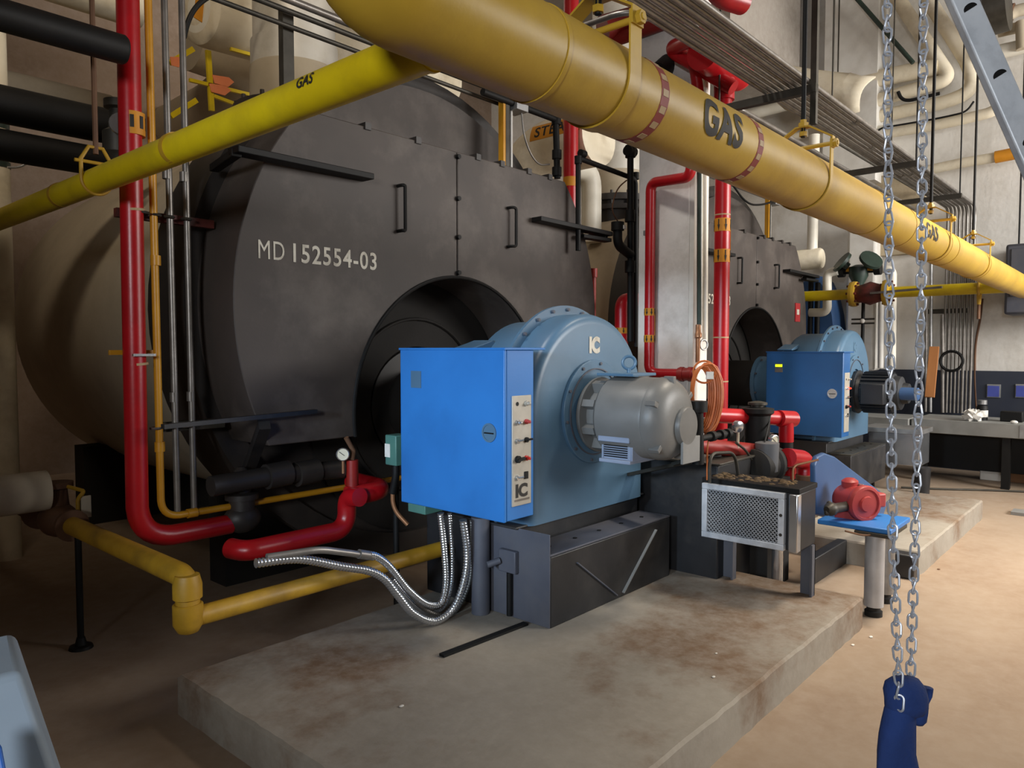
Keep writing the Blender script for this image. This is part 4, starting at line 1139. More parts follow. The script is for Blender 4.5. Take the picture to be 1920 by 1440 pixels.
# white channel and pipes on the pillar's front face
pipe('green_riser', 'slim dark green pipe between two white ones on the pillar front', 'pipe', [at(1312, 60, Y=2.82), at(1311, 610, Y=2.82)], .018, 'green', seg=12)
pipe('white_riser', 'slim white pipe right of the dark green one on the pillar front', 'pipe', [at(1323, 60, Y=2.82), at(1322, 640, Y=2.82)], .022, 'pvc', seg=12)
B().box(5.352, 5.44, 2.83, 2.868, .8, 6.9).done('cable_channel', 'white', None, 'white cable channel fixed to the front edge of the pillar', 'channel')
q = at(1309, 618, Y=2.82)
t = root('hose_bib', 'small brass and steel valve under the dark green pipe on the pillar', 'valve', q-V((0, 0, .2)))
B().lathe(q+V((0, 0, .04)), (0, 0, -1), [(0, .02), (.06, .022), (.07, .03), (.1, .03), (.11, .018), (.3, .016)], 14).done('body', 'copper', t)
B().torus(q+V((.06, -.02, -.12)), (.3, 1, 0), .04, .008, 20, 6).done('ring_handle', 'galv', t)
pipe('red_elbow_run', 'stained red pipe with brass union at the foot of the pillar', 'pipe', [(xr+.03, yr-.25, f_.z), (xr+.05, yr-.38, f_.z)], .05, 'reddark', 0, 'red water pipes', collars=[((xr+.035, yr-.28, f_.z), (.1, -.65, 0)), ((xr+.045, yr-.35, f_.z), (.1, -.65, 0))], bulge=1.15, cl=.03)
# coil of orange cord
qc = at(1320, 748, Y=2.05)
t = root('cable_coil', 'orange extension cord coiled and hung in front of the thick red standpipe', 'cord', qc-V((0, 0, .3)))
rn = random.Random(3)
b = B()
for k in range(9):
    w = .07+.006*k; dx = (k-4)*.006
    pts = []
    for i in range(25):
        a = 2*PI*i/24
        pts.append(qc+V((RGT.x*(w*.75*math.sin(a)+dx+.015*math.sin(2*a)), RGT.y*(w*.75*math.sin(a)+dx), .18*math.cos(a)*(1+.02*k)-.0+.01*rn.random())) - V((FWD.x, FWD.y, 0))*.004*(k % 4))
    b.tube(pts, .006, 6)
b.done('coil', 'orangecord', t)
c_ = qc+V((0, 0, .14))
b = B().torus(c_+V((.0, 0, .02)), FWD, .065, .006, 24, 6); b.tube([qc+V((.02, -.02, -.14)), at(1338, 800, Y=2.03), at(1326, 830, Y=2.03), at(1326, 900, Y=2.03)], .006, 6, .1)
b.done('loose_end', 'orangecord', t)
B().obox(c_+V((.01, -.03, .0)), RGT*.02, FWD*.012, (0, 0, .022)).done('plug', 'paper', t)

# ------------------------------------------------------------------ oil pump group
YP = 2.1
P = lambda x, y, Y=YP: at(x, y, Y=Y)
redp('red header pipe ending in a tee beside the dark blue cabinet', [P(1325, 778, 2.3), P(1480, 785, 2.05)], .052, 0, 'red', cols=[(P(1474, 785, 2.05), P(1480, 785, 2.05)-P(1325, 778, 2.3))], bulge=1.12, cl=.16)
redp('red tee leg dropping below the header to a black coupling', [P(1474, 790, 2.05), P(1474, 828, 2.05)], .052, 0)
pipe('black_coupling', 'black coupling joining the red tee leg to the lower red elbow', 'coupling', [P(1474, 826, 2.05), P(1474, 850, 2.05)], .048, 'black', 0)
redp('lower red pipe behind the gauges, running right to a grey actuator', [P(1300, 835, 2.2), P(1412, 845, 2.1)], .050, 0, 'reddark')
redp('big red elbow turning down beside the cooler tray', [P(1476, 858, 1.95), P(1512, 862, 1.95), P(1510, 915, 1.93)], .066, .13)
redp('red down pipe left of the big red elbow', [P(1478, 850, 2.08), P(1480, 895, 2.08)], .052, 0)
pipe('brown_band_pipe', 'brown wrapped foot below the big red elbow', 'pipe', [P(1510, 890, 1.93), P(1510, 930, 1.93)], .067, 'brown', 0, 'pump fittings')
q = P(1438, 858, 2.0)
t = root('grey_actuator', 'grey cylindrical actuator with flat top in front of the lower red pipes', 'actuator', q-V((0, 0, .16)))
B().lathe(q-V((0, 0, .10)), (0, 0, 1), [(0, .055), (.01, .072), (.19, .078), (.20, .078), (.205, .06)], 28).done('body', 'greydark', t)
B().lathe(q-V((0, 0, .17)), (0, 0, 1), [(0, .035), (.08, .035)], 16).done('neck', 'black', t)
B().tube([P(1432, 838, 2.0), P(1440, 800, 2.03), P(1446, 770, 2.05)], .006, 6, .05).done('cable', 'black', t)
q = P(1420, 795, 2.12)
t = root('strainer', 'sooty black strainer body clamped in the red header', 'strainer', q-V((0, 0, .2)))
B().lathe(q-V((0, 0, .22)), (0, 0, 1), [(0, .06), (.1, .085), (.28, .085), (.30, .11), (.33, .11), (.34, .05)], 26).done('body', 'black', t)
B().lathe(q+V((0, 0, .10)), (0, 0, 1), [(0, .04), (.03, .04), (.035, .065), (.05, .065), (.06, .02)], 18).done('cover', 'strut', t)
gauge('round gauge facing left in front of the thick red standpipe', P(1323, 794, 2.15), .038, (-.8, -.55, .05), stem=.05)
gauge('brassy backed gauge turned away, right of the thick red standpipe', P(1383, 800, 2.1), .040, (.35, .9, .1), 'cream', stem=.10)
gauge('silver gauge beside the red tee leg, above the grey actuator', P(1450, 826, 2.0), .042, (-.3, -.95, -.1), stem=.06)
q = P(1308, 745, 1.95)
pipe('black_column', 'sooty black pipe column with hexagonal cap just right of the grey motor', 'pipe', [P(1308, 768, 1.95), P(1309, 870, 1.95)], .032, 'black', 0, collars=[(P(1308, 762, 1.95), (0, 0, 1))], bulge=1.7, cl=.06)
pipe('valve_rack', 'row of small dark valves beside the black column, crossing the standpipe', 'valves', [P(1305, 824, 2.0), P(1368, 812, 2.0)], .018, 'black', 0, collars=[(P(1335, 818, 2.0), (1, 0, 0)), (P(1352, 815, 2.0), (1, 0, 0)), (P(1364, 813, 2.0), (1, 0, 0))], bulge=1.7, cl=.04)
pipe('bent_tube', 'dull copper tube bent over in an arch above the cooler tray', 'tube', [P(1330, 905, 1.95), P(1330, 850, 1.95), P(1378, 848, 1.95), P(1386, 905, 1.95)], .010, 'strut', .08)
pipe('bent_tube', 'thin curved tube falling from the brassy gauge toward the grey actuator', 'tube', [P(1380, 830, 2.05), P(1400, 845, 2.05), P(1412, 868, 2.05)], .008, 'strut', .08)
pipe('thin_red_line', 'thin vivid red upright tube right of the standpipe foot', 'tube', [P(1367, 850, 2.2), P(1367, 893, 2.2)], .010, 'capred', 0)
# pump casing and dark box
q = P(1405, 870, 2.05)
t = root('oil_pump', 'dark greasy pump body beneath the red pipes, behind the cooler tray', 'pump', q-V((0, 0, .5)))
B().lathe(q+V((.03, 0, -.03)), (1, 0, 0), [(0, .06), (.03, .12), (.2, .12), (.22, .14), (.26, .14), (.27, .11), (.42, .10), (.44, .05), (.55, .05)], 28).done('casing', 'soot', t)
B().box(q.x+.03, q.x+.40, q.y-.12, q.y+.12, 0, q.z-.12).done('base', 'soot', t)
p0, p1 = at(1258, 878, Y=2.25), at(1345, 882, Y=1.9)
t = root('dark_cabinet', 'dark box with worn flat top behind the burner base, left of the cooler', 'box', (4.5, 2.2, 0))
zt = at(1300, 880, Y=2.1).z
B().box(4.22, 4.75, 2.05, 2.78, .0, zt).done('box_body', 'blackpaint', t, bevel=.008)
B().box(4.20, 4.77, 2.03, 2.80, zt, zt+.015).done('top', 'strut', t, bevel=.004)
pipe('coiled_wire', 'loose wire lying on the worn top of the dark box', 'wire', [V((4.36, 2.2, zt+.022)), V((4.45, 2.12, zt+.03)), V((4.52, 2.25, zt+.022)), V((4.60, 2.12, zt+.03)), V((4.68, 2.2, zt+.022))], .008, 'black', .06)
q = at(1300, 1020, Y=2.3)
pipe('grey_post', 'pale grey post on the floor behind the cooler legs', 'post', [(q.x, 2.3, 0), (q.x, 2.3, .45)], .06, 'paint_grey', 0, seg=18)

# cooler with expanded mesh front
KX0, KX1, KY0, KY1, KZ0, KZ1 = 4.05, 4.34, 1.50, 2.07, .475, .80
t = root('oil_cooler', 'black cooler box with bright mesh front and gritty top tray, at the pad end', 'cooler', (4.2, 1.8, .175))
B().box(KX0+.03, KX1, KY0, KY1, KZ0, KZ1).done('case', 'blackpaint', t, bevel=.006)
fw = .035
fr = B()
for (a, b_) in (((KY0+.07, KZ0), (KY1, KZ0+fw)), ((KY0+.07, KZ1-fw), (KY1, KZ1)), ((KY1-fw, KZ0+fw), (KY1, KZ1-fw)), ((KY0+.07, KZ0+fw), (KY0+.07+fw, KZ1-fw))):
    fr.box(KX0-.004, KX0+.03, a[0], b_[0], a[1], b_[1])
fr.done('frame', 'alu', t, bevel=.004)
B().box(KX0-.006, KX0+.05, KY0-.006, KY0+.045, KZ0, KZ1).done('corner_post', 'chrome', t, bevel=.006)
b = B()
for z in (KZ0+.09, KZ0+.2): b.cyl((KX0-.008, KY0+.088, z), (KX0, KY0+.088, z), .009, None, 10)
b.done('screw', 'strut', t)
b = B()
ya, yb, za, zb2 = KY0+.105, KY1-fw, KZ0+fw, KZ1-fw
nz, ny = 22, 20
dz, dy = (zb2-za)/nz, (yb-ya)/ny
for i in range(nz):
    for j in range(ny):
        z = za+dz*i; y = ya+dy*(j+(.5 if i % 2 else 0))
        for s in (0, 1):
            y2 = y+dy*.5 if s else y-dy*.5
            if y2 < ya-1e-6 or y2 > yb+1e-6 or y > yb: continue
            b.obox((KX0+.012, (y+y2)/2, z+dz/2), (0, (y2-y)/2, dz/2), (.004, 0, 0), V((0, -(dz), (y2-y))).normalized()*.0022)
b.done('mesh', 'mesh', t, flat=True)
B().box(KX0+.03, KX0+.034, ya, yb, za, zb2).done('core', 'conduit', t)
tr = B().box(KX0+.02, KX1+.01, KY0-.005, KY1+.01, KZ1, KZ1+.03).done('tray', 'black', t, bevel=.004)
b = B()
rn = random.Random(5)
for k in range(90):
    y = KY0+.08+(KY1-KY0-.1)*rn.random(); x = KX0+.06+.18*rn.random(); r = .008+.012*rn.random()
    b.sphere((x, y, KZ1+.028), r, (1, 1.3, .7), 7, 5)
b.done('grit', 'rubble', tr).__setitem__('kind', 'stuff')
for (x, y) in ((4.27, 1.49), (4.27, 1.97)):
    B().box(x, x+.05, y, y+.012, .176, KZ0).done('leg', 'slate', t)
    B().box(x+.04, x+.05, y, y+.08, .176, KZ0).done('leg', 'slate', t)
B().tube([(4.30, 1.62, KZ1+.02), (4.30, 1.62, KZ1+.12), (4.37, 1.50, KZ1+.16)], .007, 8, .03).done('bent_tube', 'copper', t)
q = at(1490, 1068, Y=1.95)
pipe('silver_leg', 'bright silver post on the floor behind the near cooler leg', 'post', [(4.62, 1.83, 0), (4.62, 1.83, .5)], .035, 'chrome', 0, seg=16)
q = at(1540, 955, Y=1.75)
t = root('white_tank', 'small off white tank end showing just right of the cooler box', 'tank', q-V((0, 0, .15)))
B().lathe(q+V((-.02, .3, 0)), (0, -1, 0), [(0, .07), (.24, .07), (.28, .055), (.30, .02)], 22).done('tank', 'white', t)

# belt guard compressor
G = lambda x, y: at(x, y, Y=1.62)
t = root('compressor', 'blue belt guard and red motor on a blue plate carried by silver posts', 'compressor', (4.9, 1.5, 0))
gp = [G(1530, 965), G(1528, 872), G(1534, 855), G(1547, 849), G(1566, 856), G(1658, 926), G(1664, 945), G(1655, 972), G(1600, 985)]
B().prism(gp, (0, .035, 0)).done('belt_guard', 'bluetank', t, bevel=.012, seg=3)
pl = at(1560, 970, Y=1.45); pr_ = at(1665, 985, Y=1.45)
zpl = .545
B().box(4.66, 5.10, 1.18, 1.60, zpl-.03, zpl).done('base_plate', 'bluedoor', t, bevel=.006)
mc = at(1610, 941, Y=1.42)
ma = V((-.55, -.83, 0)).normalized(); ms = V((ma.y, -ma.x, 0))
mo = B().lathe(mc-ma*.14, ma, [(0, .085), (.02, .095), (.15, .095), (.17, .112), (.20, .114), (.212, .106), (.214, .09), (.205, .086), (.208, .05), (.222, .045), (.224, .01)], 32).done('motor', 'redmotor', t)
B().box(mc.x-.07, mc.x+.09, mc.y-.02, mc.y+.12, zpl, mc.z-.06).done('motor_foot', 'redmotor', mo)
tb = mc-ma*.04-ms*.15
B().obox(tb+V((0, 0, .0)), ma*.045, ms*.055, (0, 0, .045)).done('terminal_box', 'redmotor', mo, bevel=.012)
B().lathe(mc-ma*.08+V((0, 0, .06)), (-.1, 0, 1), [(0, .05), (.06, .05), (.075, .03)], 18).done('top_cap', 'redmotor', mo)
B().obox(mc-ms*.055-ma*.03+V((0, 0, .085)), ma*.03, (ms*.03+V((0, 0, .025)))*.8, V((0, 0, .004))).done('name_plate', 'paper', mo)
cp = at(1556, 950, Y=1.52)
b = B().lathe(cp+V((-.06, 0, -.01)), (1, -.3, 0), [(0, .02), (.03, .04), (.06, .04), (.08, .03), (.2, .03)], 16)
for k in range(5): b.sphere(cp+V((-.05+.02*k, -.02*(k % 2), -.03+.025*(k % 3))), .018, (1, 1, 1), 8, 6)
b.done('coupling', 'strut', t)
l2 = at(1658, 1128, Z=0)
for (x, y, m_) in ((4.72, 1.28, 'silver'), (l2.x, l2.y, 'galv')):
    lg = B().cyl((x, y, .06), (x, y, zpl-.055), .055, None, 24).done('leg', m_, t)
    B().lathe((x, y, 0), (0, 0, 1), [(0, .05), (.03, .05), (.035, .04), (.07, .035)], 20).done('foot', 'soot', lg)
B().obox((4.84, 1.28, zpl-.042), (.19, 0, 0), (0, .10, 0), (0, 0, .012)).done('top_channel', 'strut', t, bevel=.004)
B().tube([(4.55, 1.4, zpl-.02), (4.62, 1.30, zpl-.05), (4.75, 1.25, zpl-.03)], .006, 6, .05).done('wire', 'brown', t)
# kerb pieces around the second pad
B().box(5.05, 5.74, 1.75, 1.82, 0, .18).done('steel_kerb', 'blackpaint', None, 'black steel kerb on the floor between the two pads', 'kerb', bevel=.006)
B().box(5.62, 5.735, 1.27, 1.55, 0, .17).done('black_block', 'blackpaint', None, 'short black block against the near corner of the second pad', 'block', bevel=.01)

# ------------------------------------------------------------------ conduit bundle on trapeze struts
ZB = 3.45
words = ['first conduit of the overhead bundle, counted from the right', 'second conduit from the right in the overhead bundle', 'third conduit from the right in the overhead bundle', 'fourth conduit from the right in the overhead bundle',
         'fourth conduit from the left in the overhead bundle', 'third conduit from the left in the overhead bundle', 'second conduit from the left in the overhead bundle', 'leftmost conduit of the overhead bundle, bending away above the first gas hanger']
for i in range(8):
    y = 1.92+.044*i
    r = (.018, .014, .019, .014, .015, .013, .016, .016)[i]
    pts = [(2.0, y, ZB), (11.16, y, ZB), (11.16, y, .76)]
    if i == 7:
        a, c = at(1095, 48, Z=ZB), at(1203, 10, Z=ZB)
        pts = [a, V((c.x, y, ZB)), V((11.16, y, ZB)), V((11.16, y, .76))]
    b = B().tube(pts, r, 12, .14)
    if i in (1, 4, 6):
        for x in (6.1+.3*i, 8.7): b.cyl((x, y, ZB), (x+.08, y, ZB), r*1.3, None, 12)
    b.done('bundle_conduit', 'conduit', None, words[i], 'conduit', 'overhead conduit bundle')
for k, (x, ln, lb) in enumerate(((5.25, .75, 'nearest trapeze strut under the conduit bundle, right of the red header'), (8.0, .85, 'middle trapeze strut under the conduit bundle, behind the chains'), (10.0, .80, 'farthest trapeze strut under the conduit bundle, near the far wall'))):
    t = root('trapeze_strut', lb, 'strut', (x, 2.2, ZB-.07), 'trapeze struts')
    B().box(x-.025, x+.025, 1.86, 1.86+ln, ZB-.085, ZB-.03).done('channel', 'strut', t)
    B().box(x-.02, x+.02, 1.86, 1.90, ZB-.3 if k == 0 else ZB-.06, 6.9).done('hanger_rod', 'strut', t) if k == 0 else B().cyl((x, 1.88, ZB-.06), (x, 1.88, 6.9), .008, None, 8).done('hanger_rod', 'black', t)
    B().cyl((x, 1.86+ln-.03, ZB-.06), (x, 1.86+ln-.03, 6.9), .008, None, 8).done('hanger_rod', 'strut', t)
z = at(1440, 240, Y=2.62).z
pipe('lower_conduit', 'lower lone conduit with bend beside the red standpipe top, left of the bundle', 'conduit', [at(1335, 193, Y=2.9), at(1382, 202, Y=2.62), (11.1, 2.62, at(1440, 240, Y=2.62).z)], .022, 'conduit', .12, seg=12)
pipe('lower_conduit', 'thin lone conduit running just under the trapeze ends, left of the bundle', 'conduit', [at(1560, 262, Y=2.55), (11.1, 2.55, at(1660, 320, Y=2.55).z)], .014, 'strut', 0, seg=10)

# ------------------------------------------------------------------ far wall pipes
FX = 10.95
Wp = lambda x, y, d=0.0: at(x, y, X=FX-d)
def wpipe(lbl, pts, rpx, m='creampipe', fil=.12, d=0.0, name='wall_pipe'):
    q = [Wp(x, y, d) for x, y in pts]
    r = rpx*(q[0]-EYE).dot(FWD)/FOC
    return pipe(name, lbl, 'pipe', q, r, m, fil, 'cream pipes on the far wall', seg=16)
wpipe('cream pipe slanting down between the two chains, with elbow turning left', [(1655, -45), (1782, 148), (1640, 190)], 12, fil=.12)
wpipe('cream pipe slanting down right of the right chain and bending down to the left', [(1712, -45), (1818, 122), (1826, 168), (1780, 190), (1617, 225), (1560, 240)], 12, fil=.14, d=-.1)
wpipe('thick cream pipe passing level behind the left chain, under the white column', [(1600, 156), (1760, 125)], 15)
wpipe('long cream pipe rising gently toward the ladder rail, above the tan block patch', [(1590, 262), (1760, 234), (1880, 206), (1885, 150)], 9, fil=.2)
wpipe('cream pipe with an orange painted end at the right, below the tan block patch', [(1735, 320), (1800, 306), (1862, 296), (1960, 276)], 9, fil=.1)
B().tube([Wp(1866, 295, .01), Wp(1912, 286, .01)], .075, 16).done('orange_band', 'label', None, 'orange painted sleeve on the lowest cream wall pipe beside the ladder rail', 'sleeve')
wpipe('white pipe leaving level to the right from behind the ladder rail near the top', [(1852, 102), (1960, 78)], 13, 'pvc')
wpipe('cream flanged pipe at the very top right corner, with a brown band', [(1868, 48), (1896, 22), (1960, 10)], 11, fil=.15, d=.1)
wpipe('tan pipe just under the flanged one in the top right corner', [(1872, 60), (1960, 40)], 10, 'cream')
wpipe('short cream pipe leaving the frame right of the corner flange, dark at its end', [(1915, 40), (1917, 92)], 10, 'cream', d=.1)
q = Wp(1888, 28, .15)
B().cyl(q-V((0, .06, 0)), q+V((0, .10, .03)), .115, None, 18).done('pipe_flange', 'brown', None, 'brown band flange on the pipe in the top right corner', 'flange')
q = at(1850, 18, X=10.4)
B().lathe(q+V((0, .28, -.02)), (0, -1, .05), [(0, .05), (.03, .26), (.06, .30), (.5, .30)], 26).done('dark_tank', 'strut', None, 'dark round tank end behind the top of the ladder rail', 'tank')
wpipe('lower cream pipe crossing behind the trapeze struts left of the left chain', [(1380, 222), (1500, 190)], 10, 'pvc')
wpipe('cream pipe seen through the conduit bundle just right of the gas hanger', [(1530, 262), (1660, 245)], 10, 'pvc')
wpipe('small cream pipe behind the second gas hanger bolt', [(1470, 262), (1515, 250)], 7, 'creampipe')
pipe('bent_black_conduit', 'dark bent conduit hooking between the chains on the far wall', 'conduit', [Wp(1684, 172, .085), Wp(1690, 186, .085), Wp(1704, 189, .085), Wp(1762, 175, .085)], .022, 'black', .08)
pipe('green_rod', 'dark green slanted rod descending behind the left chain near the top', 'rod', [Wp(1600, -10, .3), Wp(1712, 118, .3)], .028, 'green', 0)
for (a, c, r, lb) in (((1563, -5), (1562, 138), .010, 'left of two thin hanging rods beside the white column'), ((1573, -5), (1571, 138), .010, 'right of two thin hanging rods beside the white column'), ((1712, 60), (1718, 330), .009, 'thin brass rod hanging just left of the right chain')):
    pipe('thin_rod', lb, 'rod', [V((Wp(*a, .3).x, Wp(*c, .3).y, 6.89)), Wp(*c, .3)], r, 'strut', 0, 'thin hanging rods', seg=8)
pipe('dark_cable', 'black cable looping off the long cream pipe behind the left chain', 'cable', [Wp(1641, 250, .085), Wp(1652, 240, .085), Wp(1760, 222, .085), Wp(1812, 210, .085), Wp(1826, 190, .085)], .012, 'black', .15)
# curved sheet hood
t = root('sheet_hood', 'cream curved sheet metal hood sagging below the conduit bundle, left of the chains', 'hood', at(1540, 215, X=9.7))
top = [(1395, 118), (1440, 118), (1475, 124), (1520, 132), (1560, 137), (1592, 140), (1594, 139), (1615, 145), (1642, 146)]
bot = [(1420, 165), (1450, 182), (1480, 208), (1515, 222), (1555, 222), (1584, 214), (1588, 220), (1602, 217), (1618, 212)]
b = B()
rows = []
for (a, c) in zip(top, bot):
    p, q = at(*a, X=9.7), at(*c, X=9.7)
    rows.append([b.v(p.lerp(q, k/8)+V((-.26*math.sin(PI*(k/8)*.85), 0, 0))) for k in range(9)])
for r0, r1 in zip(rows, rows[1:]):
    for k in range(8): b.f((r0[k], r0[k+1], r1[k+1], r1[k]))
b.done('sheet', 'creampipe', t, solid=.02)
# far middle: cream vessel, pvc, valve, column, tank
q = at(1500, 488, X=10.6)
e = at(1543, 484, X=10.6)
t = root('cream_drum', 'cream horizontal drum with a stub pipe on top, right of the second boiler door', 'drum', q)
B().lathe(e, (q-e), [(0, .03), (.01, .13), (.03, .145), (1.3, .145)], 26).done('drum', 'creampipe', t)
u = at(1523, 470, X=10.6)
B().cyl(u, u+V((0, 0, 1.6)), .07, None, 16).done('stub_pipe', 'pvc', t)
wpipe('white plastic pipe stepping down in front of the blue tank, right of the boiler', [(1570, 508), (1551, 512), (1551, 586), (1518, 586)], 8, 'pvc', .08, d=.5)
wpipe('bright white vertical pipe behind the left chain, from elbow to the dark wall band', [(1652, 505), (1674, 505), (1672, 690)], 7, 'pvc', .1, d=.2)
wpipe('dull white vertical pipe left of the bright one, behind the rusty valve', [(1652, 560), (1651, 690)], 5, 'white', 0)
pipe('black_valve_pipe', 'dark horizontal pipe with amber stripes carrying a green valve', 'pipe', [Wp(1572, 509, .4), Wp(1650, 504, .4)], .045, 'black', 0, collars=[(Wp(1578, 509, .4), (0, 1, 0)), (Wp(1646, 504, .4), (0, 1, 0))], bulge=1.8, cl=.08)
for (a, c, lb) in (((1588, 507), (1602, 506), 'left amber sleeve on the dark valve pipe'), ((1620, 505), (1640, 504), 'right amber sleeve on the dark valve pipe')):
    B().tube([Wp(*a, .4), Wp(*c, .4)], .048, 14).done('amber_sleeve', 'amber', None, lb, 'sleeve', 'amber sleeves')
q = Wp(1610, 508, .42)
t = root('green_valve', 'dark green twin handwheel valve above the rusty flanged gas valve', 'valve', q-V((0, 0, .3)))
B().lathe(q+V((0, 0, .08)), (0, 0, -1), [(0, .05), (.03, .12), (.15, .12), (.25, .07), (.32, .06)], 18).done('body', 'green', t)
B().lathe(q+V((-.06, .12, .06)), (-.4, .5, .5), [(0, .05), (.08, .05), (.08, .15), (.12, .15)], 18).done('handwheel', 'green', t)
B().lathe(q+V((-.06, -.12, .06)), (-.4, -.5, .5), [(0, .05), (.08, .05), (.08, .15), (.12, .15)], 18).done('handwheel', 'green', t)
B().box(WX-.35, WX, at(1640, 600, X=WX-.35).y, at(1585, 600, X=WX-.35).y, 1.3, 3.3).done('trim_8', 'white', kind='structure', bevel=.04)
q = at(1618, 600, X=10.2)
t = root('valve_post', 'black post with two short cross bars under the rusty flanged valve', 'post', (q.x, q.y, 0))
B().cyl((q.x, q.y, .0), (q.x, q.y, 2.2), .022, None, 12).done('post', 'black', t)
zc = at(1618, 602, X=10.2).z
for dz in (.025, -.03): B().cyl((q.x, q.y-.14, zc+dz), (q.x, q.y+.14, zc+dz), .012, None, 8).done('cross_bar', 'strut', t)
B().sphere((q.x-.02, q.y, zc), .03).done('clamp_knob', 'white', t)
q = at(1538, 640, X=10.9)
t = root('blue_tank', 'blue rounded tank behind the right edge of the second boiler', 'tank', (10.9, q.y, 0))
def bt(s, x):
    pts = [at(px, py, X=10.9) for px, py in ((1500, 560), (1504, 540), (1512, 525), (1524, 518), (1538, 518), (1550, 528), (1562, 555), (1570, 590), (1575, 640), (1580, 760), (1490, 760))]
    c = V((x, q.y, 1.8))
    return [V((x, c.y+(p.y-c.y)*s, p.z if s == 1 else 1.8+(p.z-1.8)*s)) for p in pts]
B().loft([bt(.93, 10.72), bt(1, 10.78), bt(1, 11.2)]).done('shell', 'bluetank', t)
for px in (1520, 1533):
    u = at(px, 560, X=10.6)
    B().tube([V((10.6, u.y, 2.55-(.0 if px == 1520 else .02))), V((10.6, u.y, .3))], .035, 12).done('black_pipe', 'black', t)

# ------------------------------------------------------------------ far end: bench, signs and small things
BZT = .755
t = root('work_bench', 'long grey topped bench against the dark blue wall band at the far right', 'bench', (10.3, .6, 0))
B().box(9.95, 10.85, -2.0, 2.32, BZT-.16, BZT).done('bench_top', 'bench', t, bevel=.006)
B().box(9.945, 9.95, -2.0, 1.22, BZT-.15, BZT-.01).done('end_plate', 'galv', t)
for y in (2.2, 1.35, .4):
    B().box(10.0, 10.1, y-.04, y+.04, 0, BZT-.16).done('leg', 'black', t)
B().box(10.5, 10.8, -2, 2.3, .12, BZT-.16).done('back_panel', 'black', t)
B().box(9.9, 10.6, 2.34, 3.1, BZT-.2, BZT+.0).done('side_table', 'bench', None, 'grey side slab at the left end of the bench, behind the left chain', 'table', bevel=.006)
q = at(1823, 785, X=10.05); q = V((10.1, q.y, BZT))
rn = random.Random(11)
b = B().sphere(q+V((0, 0, .07)), .085, (1, 1.3, .8), 14, 10)
for v in b.bm.verts: v.co += V((rn.random()-.5, rn.random()-.5, rn.random()-.5))*.045
b.done('crumpled_paper', 'paper', None, 'crumpled white paper lying on the bench', 'paper', flat=True)
q = at(1841, 785, X=10.3); q = V((10.3, q.y, BZT))
t = root('jar', 'small dark jar with pale lid and label on the bench, right of the crumpled paper', 'jar', q)
B().lathe(q, (0, 0, 1), [(0, .06), (.16, .06), (.18, .045)], 18).done('body', 'black', t)
B().cyl(q+V((0, 0, .04)), q+V((0, 0, .12)), .062, None, 18).done('label_band', 'white', t)
B().cyl(q+V((0, 0, .19)), q+V((0, 0, .24)), .05, None, 18).done('lid', 'galv', t)
q = at(1895, 790, X=10.3)
B().box(10.25, 10.4, q.y-.12, q.y+.10, BZT, BZT+.12).done('dark_case', 'black', None, 'low dark case on the bench near the right edge of the picture', 'case', bevel=.01)
q = at(1901, 788, X=10.0)
B().sphere((10.02, q.y, BZT+.02), .03, (1, 1.3, .7), 10, 6).done('white_scrap', 'paper', None, 'tiny white scrap on the bench front edge', 'scrap')
for (px, lb) in ((1863, 'left of two small blue notices with pale edges on the dark wall band'), (1917, 'right one of two small blue notices on the dark wall band')):
    q = at(px, 733, X=WX-.05)
    t = root('blue_notice', lb, 'sign', q-V((0, 0, .08)), 'blue notices')
    B().box(WX-.045, WX-.03, q.y-.075, q.y+.075, q.z-.085, q.z+.085).done('backing', 'paint_grey', t)
    B().box(WX-.05, WX-.045, q.y-.06, q.y+.068, q.z-.075, q.z+.065).done('face', 'signblue', t)
p0, p1 = at(1752, 650, X=11.0), at(1743, 745, X=10.8)
B().bar(p0, p1, .03, .115, (0, 1, 0)).done('wood_board', 'wood', None, 'orange brown wooden board leaning against the far wall left of the hose ring', 'board', bevel=.005)
q = at(1784, 677, X=11.05)
B().torus(q, (1, 0, 0), .128, .018, 32, 8).done('hose_ring', 'black', None, 'black hose ring hung behind the vertical conduits on the far wall', 'hose')
for i, (px, y0, m_, lb) in enumerate(((1737, 560, 'conduit', 'pale upright conduit immediately right of the right chain'), (1746, 480, 'galv', 'second pale upright conduit right of the right chain'), (1767, 590, 'conduit', 'upright conduit ending beside the hose ring, on the far wall'))):
    u, w = at(px, y0, X=11.1), at(px-(2 if i < 2 else 0), 785, X=11.1)
    pipe('wall_conduit', lb, 'conduit', [V((11.1, u.y, u.z)), V((11.1, w.y, .76))], .022, m_, 0, 'upright conduits on the far wall', seg=10)
pa, pb2 = at(1738, 584, X=11.12), at(1812, 572, X=11.12)
B().box(11.17, 11.22, pb2.y, pa.y, pa.z-.03, pa.z+.03).done('conduit_strut', 'strut', None, 'short strut holding the upright conduits on the far wall', 'strut')
pipe('wavy_cable', 'brown cable wandering down from the pipe clamp beside the upright conduits', 'cable', [at(1842, 560, X=11.28), at(1838, 600, X=11.28), at(1829, 640, X=11.28), at(1827, 700, X=11.28), at(1831, 770, X=11.28)], .014, 'brown', .3)
q = at(1900, 525, X=10.9)
t = root('unit_heater', 'dark grey unit heater box hung at the right edge under the gas main', 'heater', (10.5, q.y, 1.9))
zt, zl = at(1890, 458, X=10.75).z, at(1890, 590, X=10.75).z
y1 = at(1884, 520, X=10.75).y
B().box(10.75, 11.25, y1-1.0, y1, zl, zt).done('case', 'slate', t, bevel=.03)
B().box(10.735, 10.75, y1-.95, y1-.06, zl+.22, zt-.06).done('front_panel', 'slate', t, bevel=.004)
for y in (y1-.9, y1-.1): B().cyl((11.0, y, zt), (11.0, y, 6.9), .01, None, 8).done('hanger_rod', 'black', t)
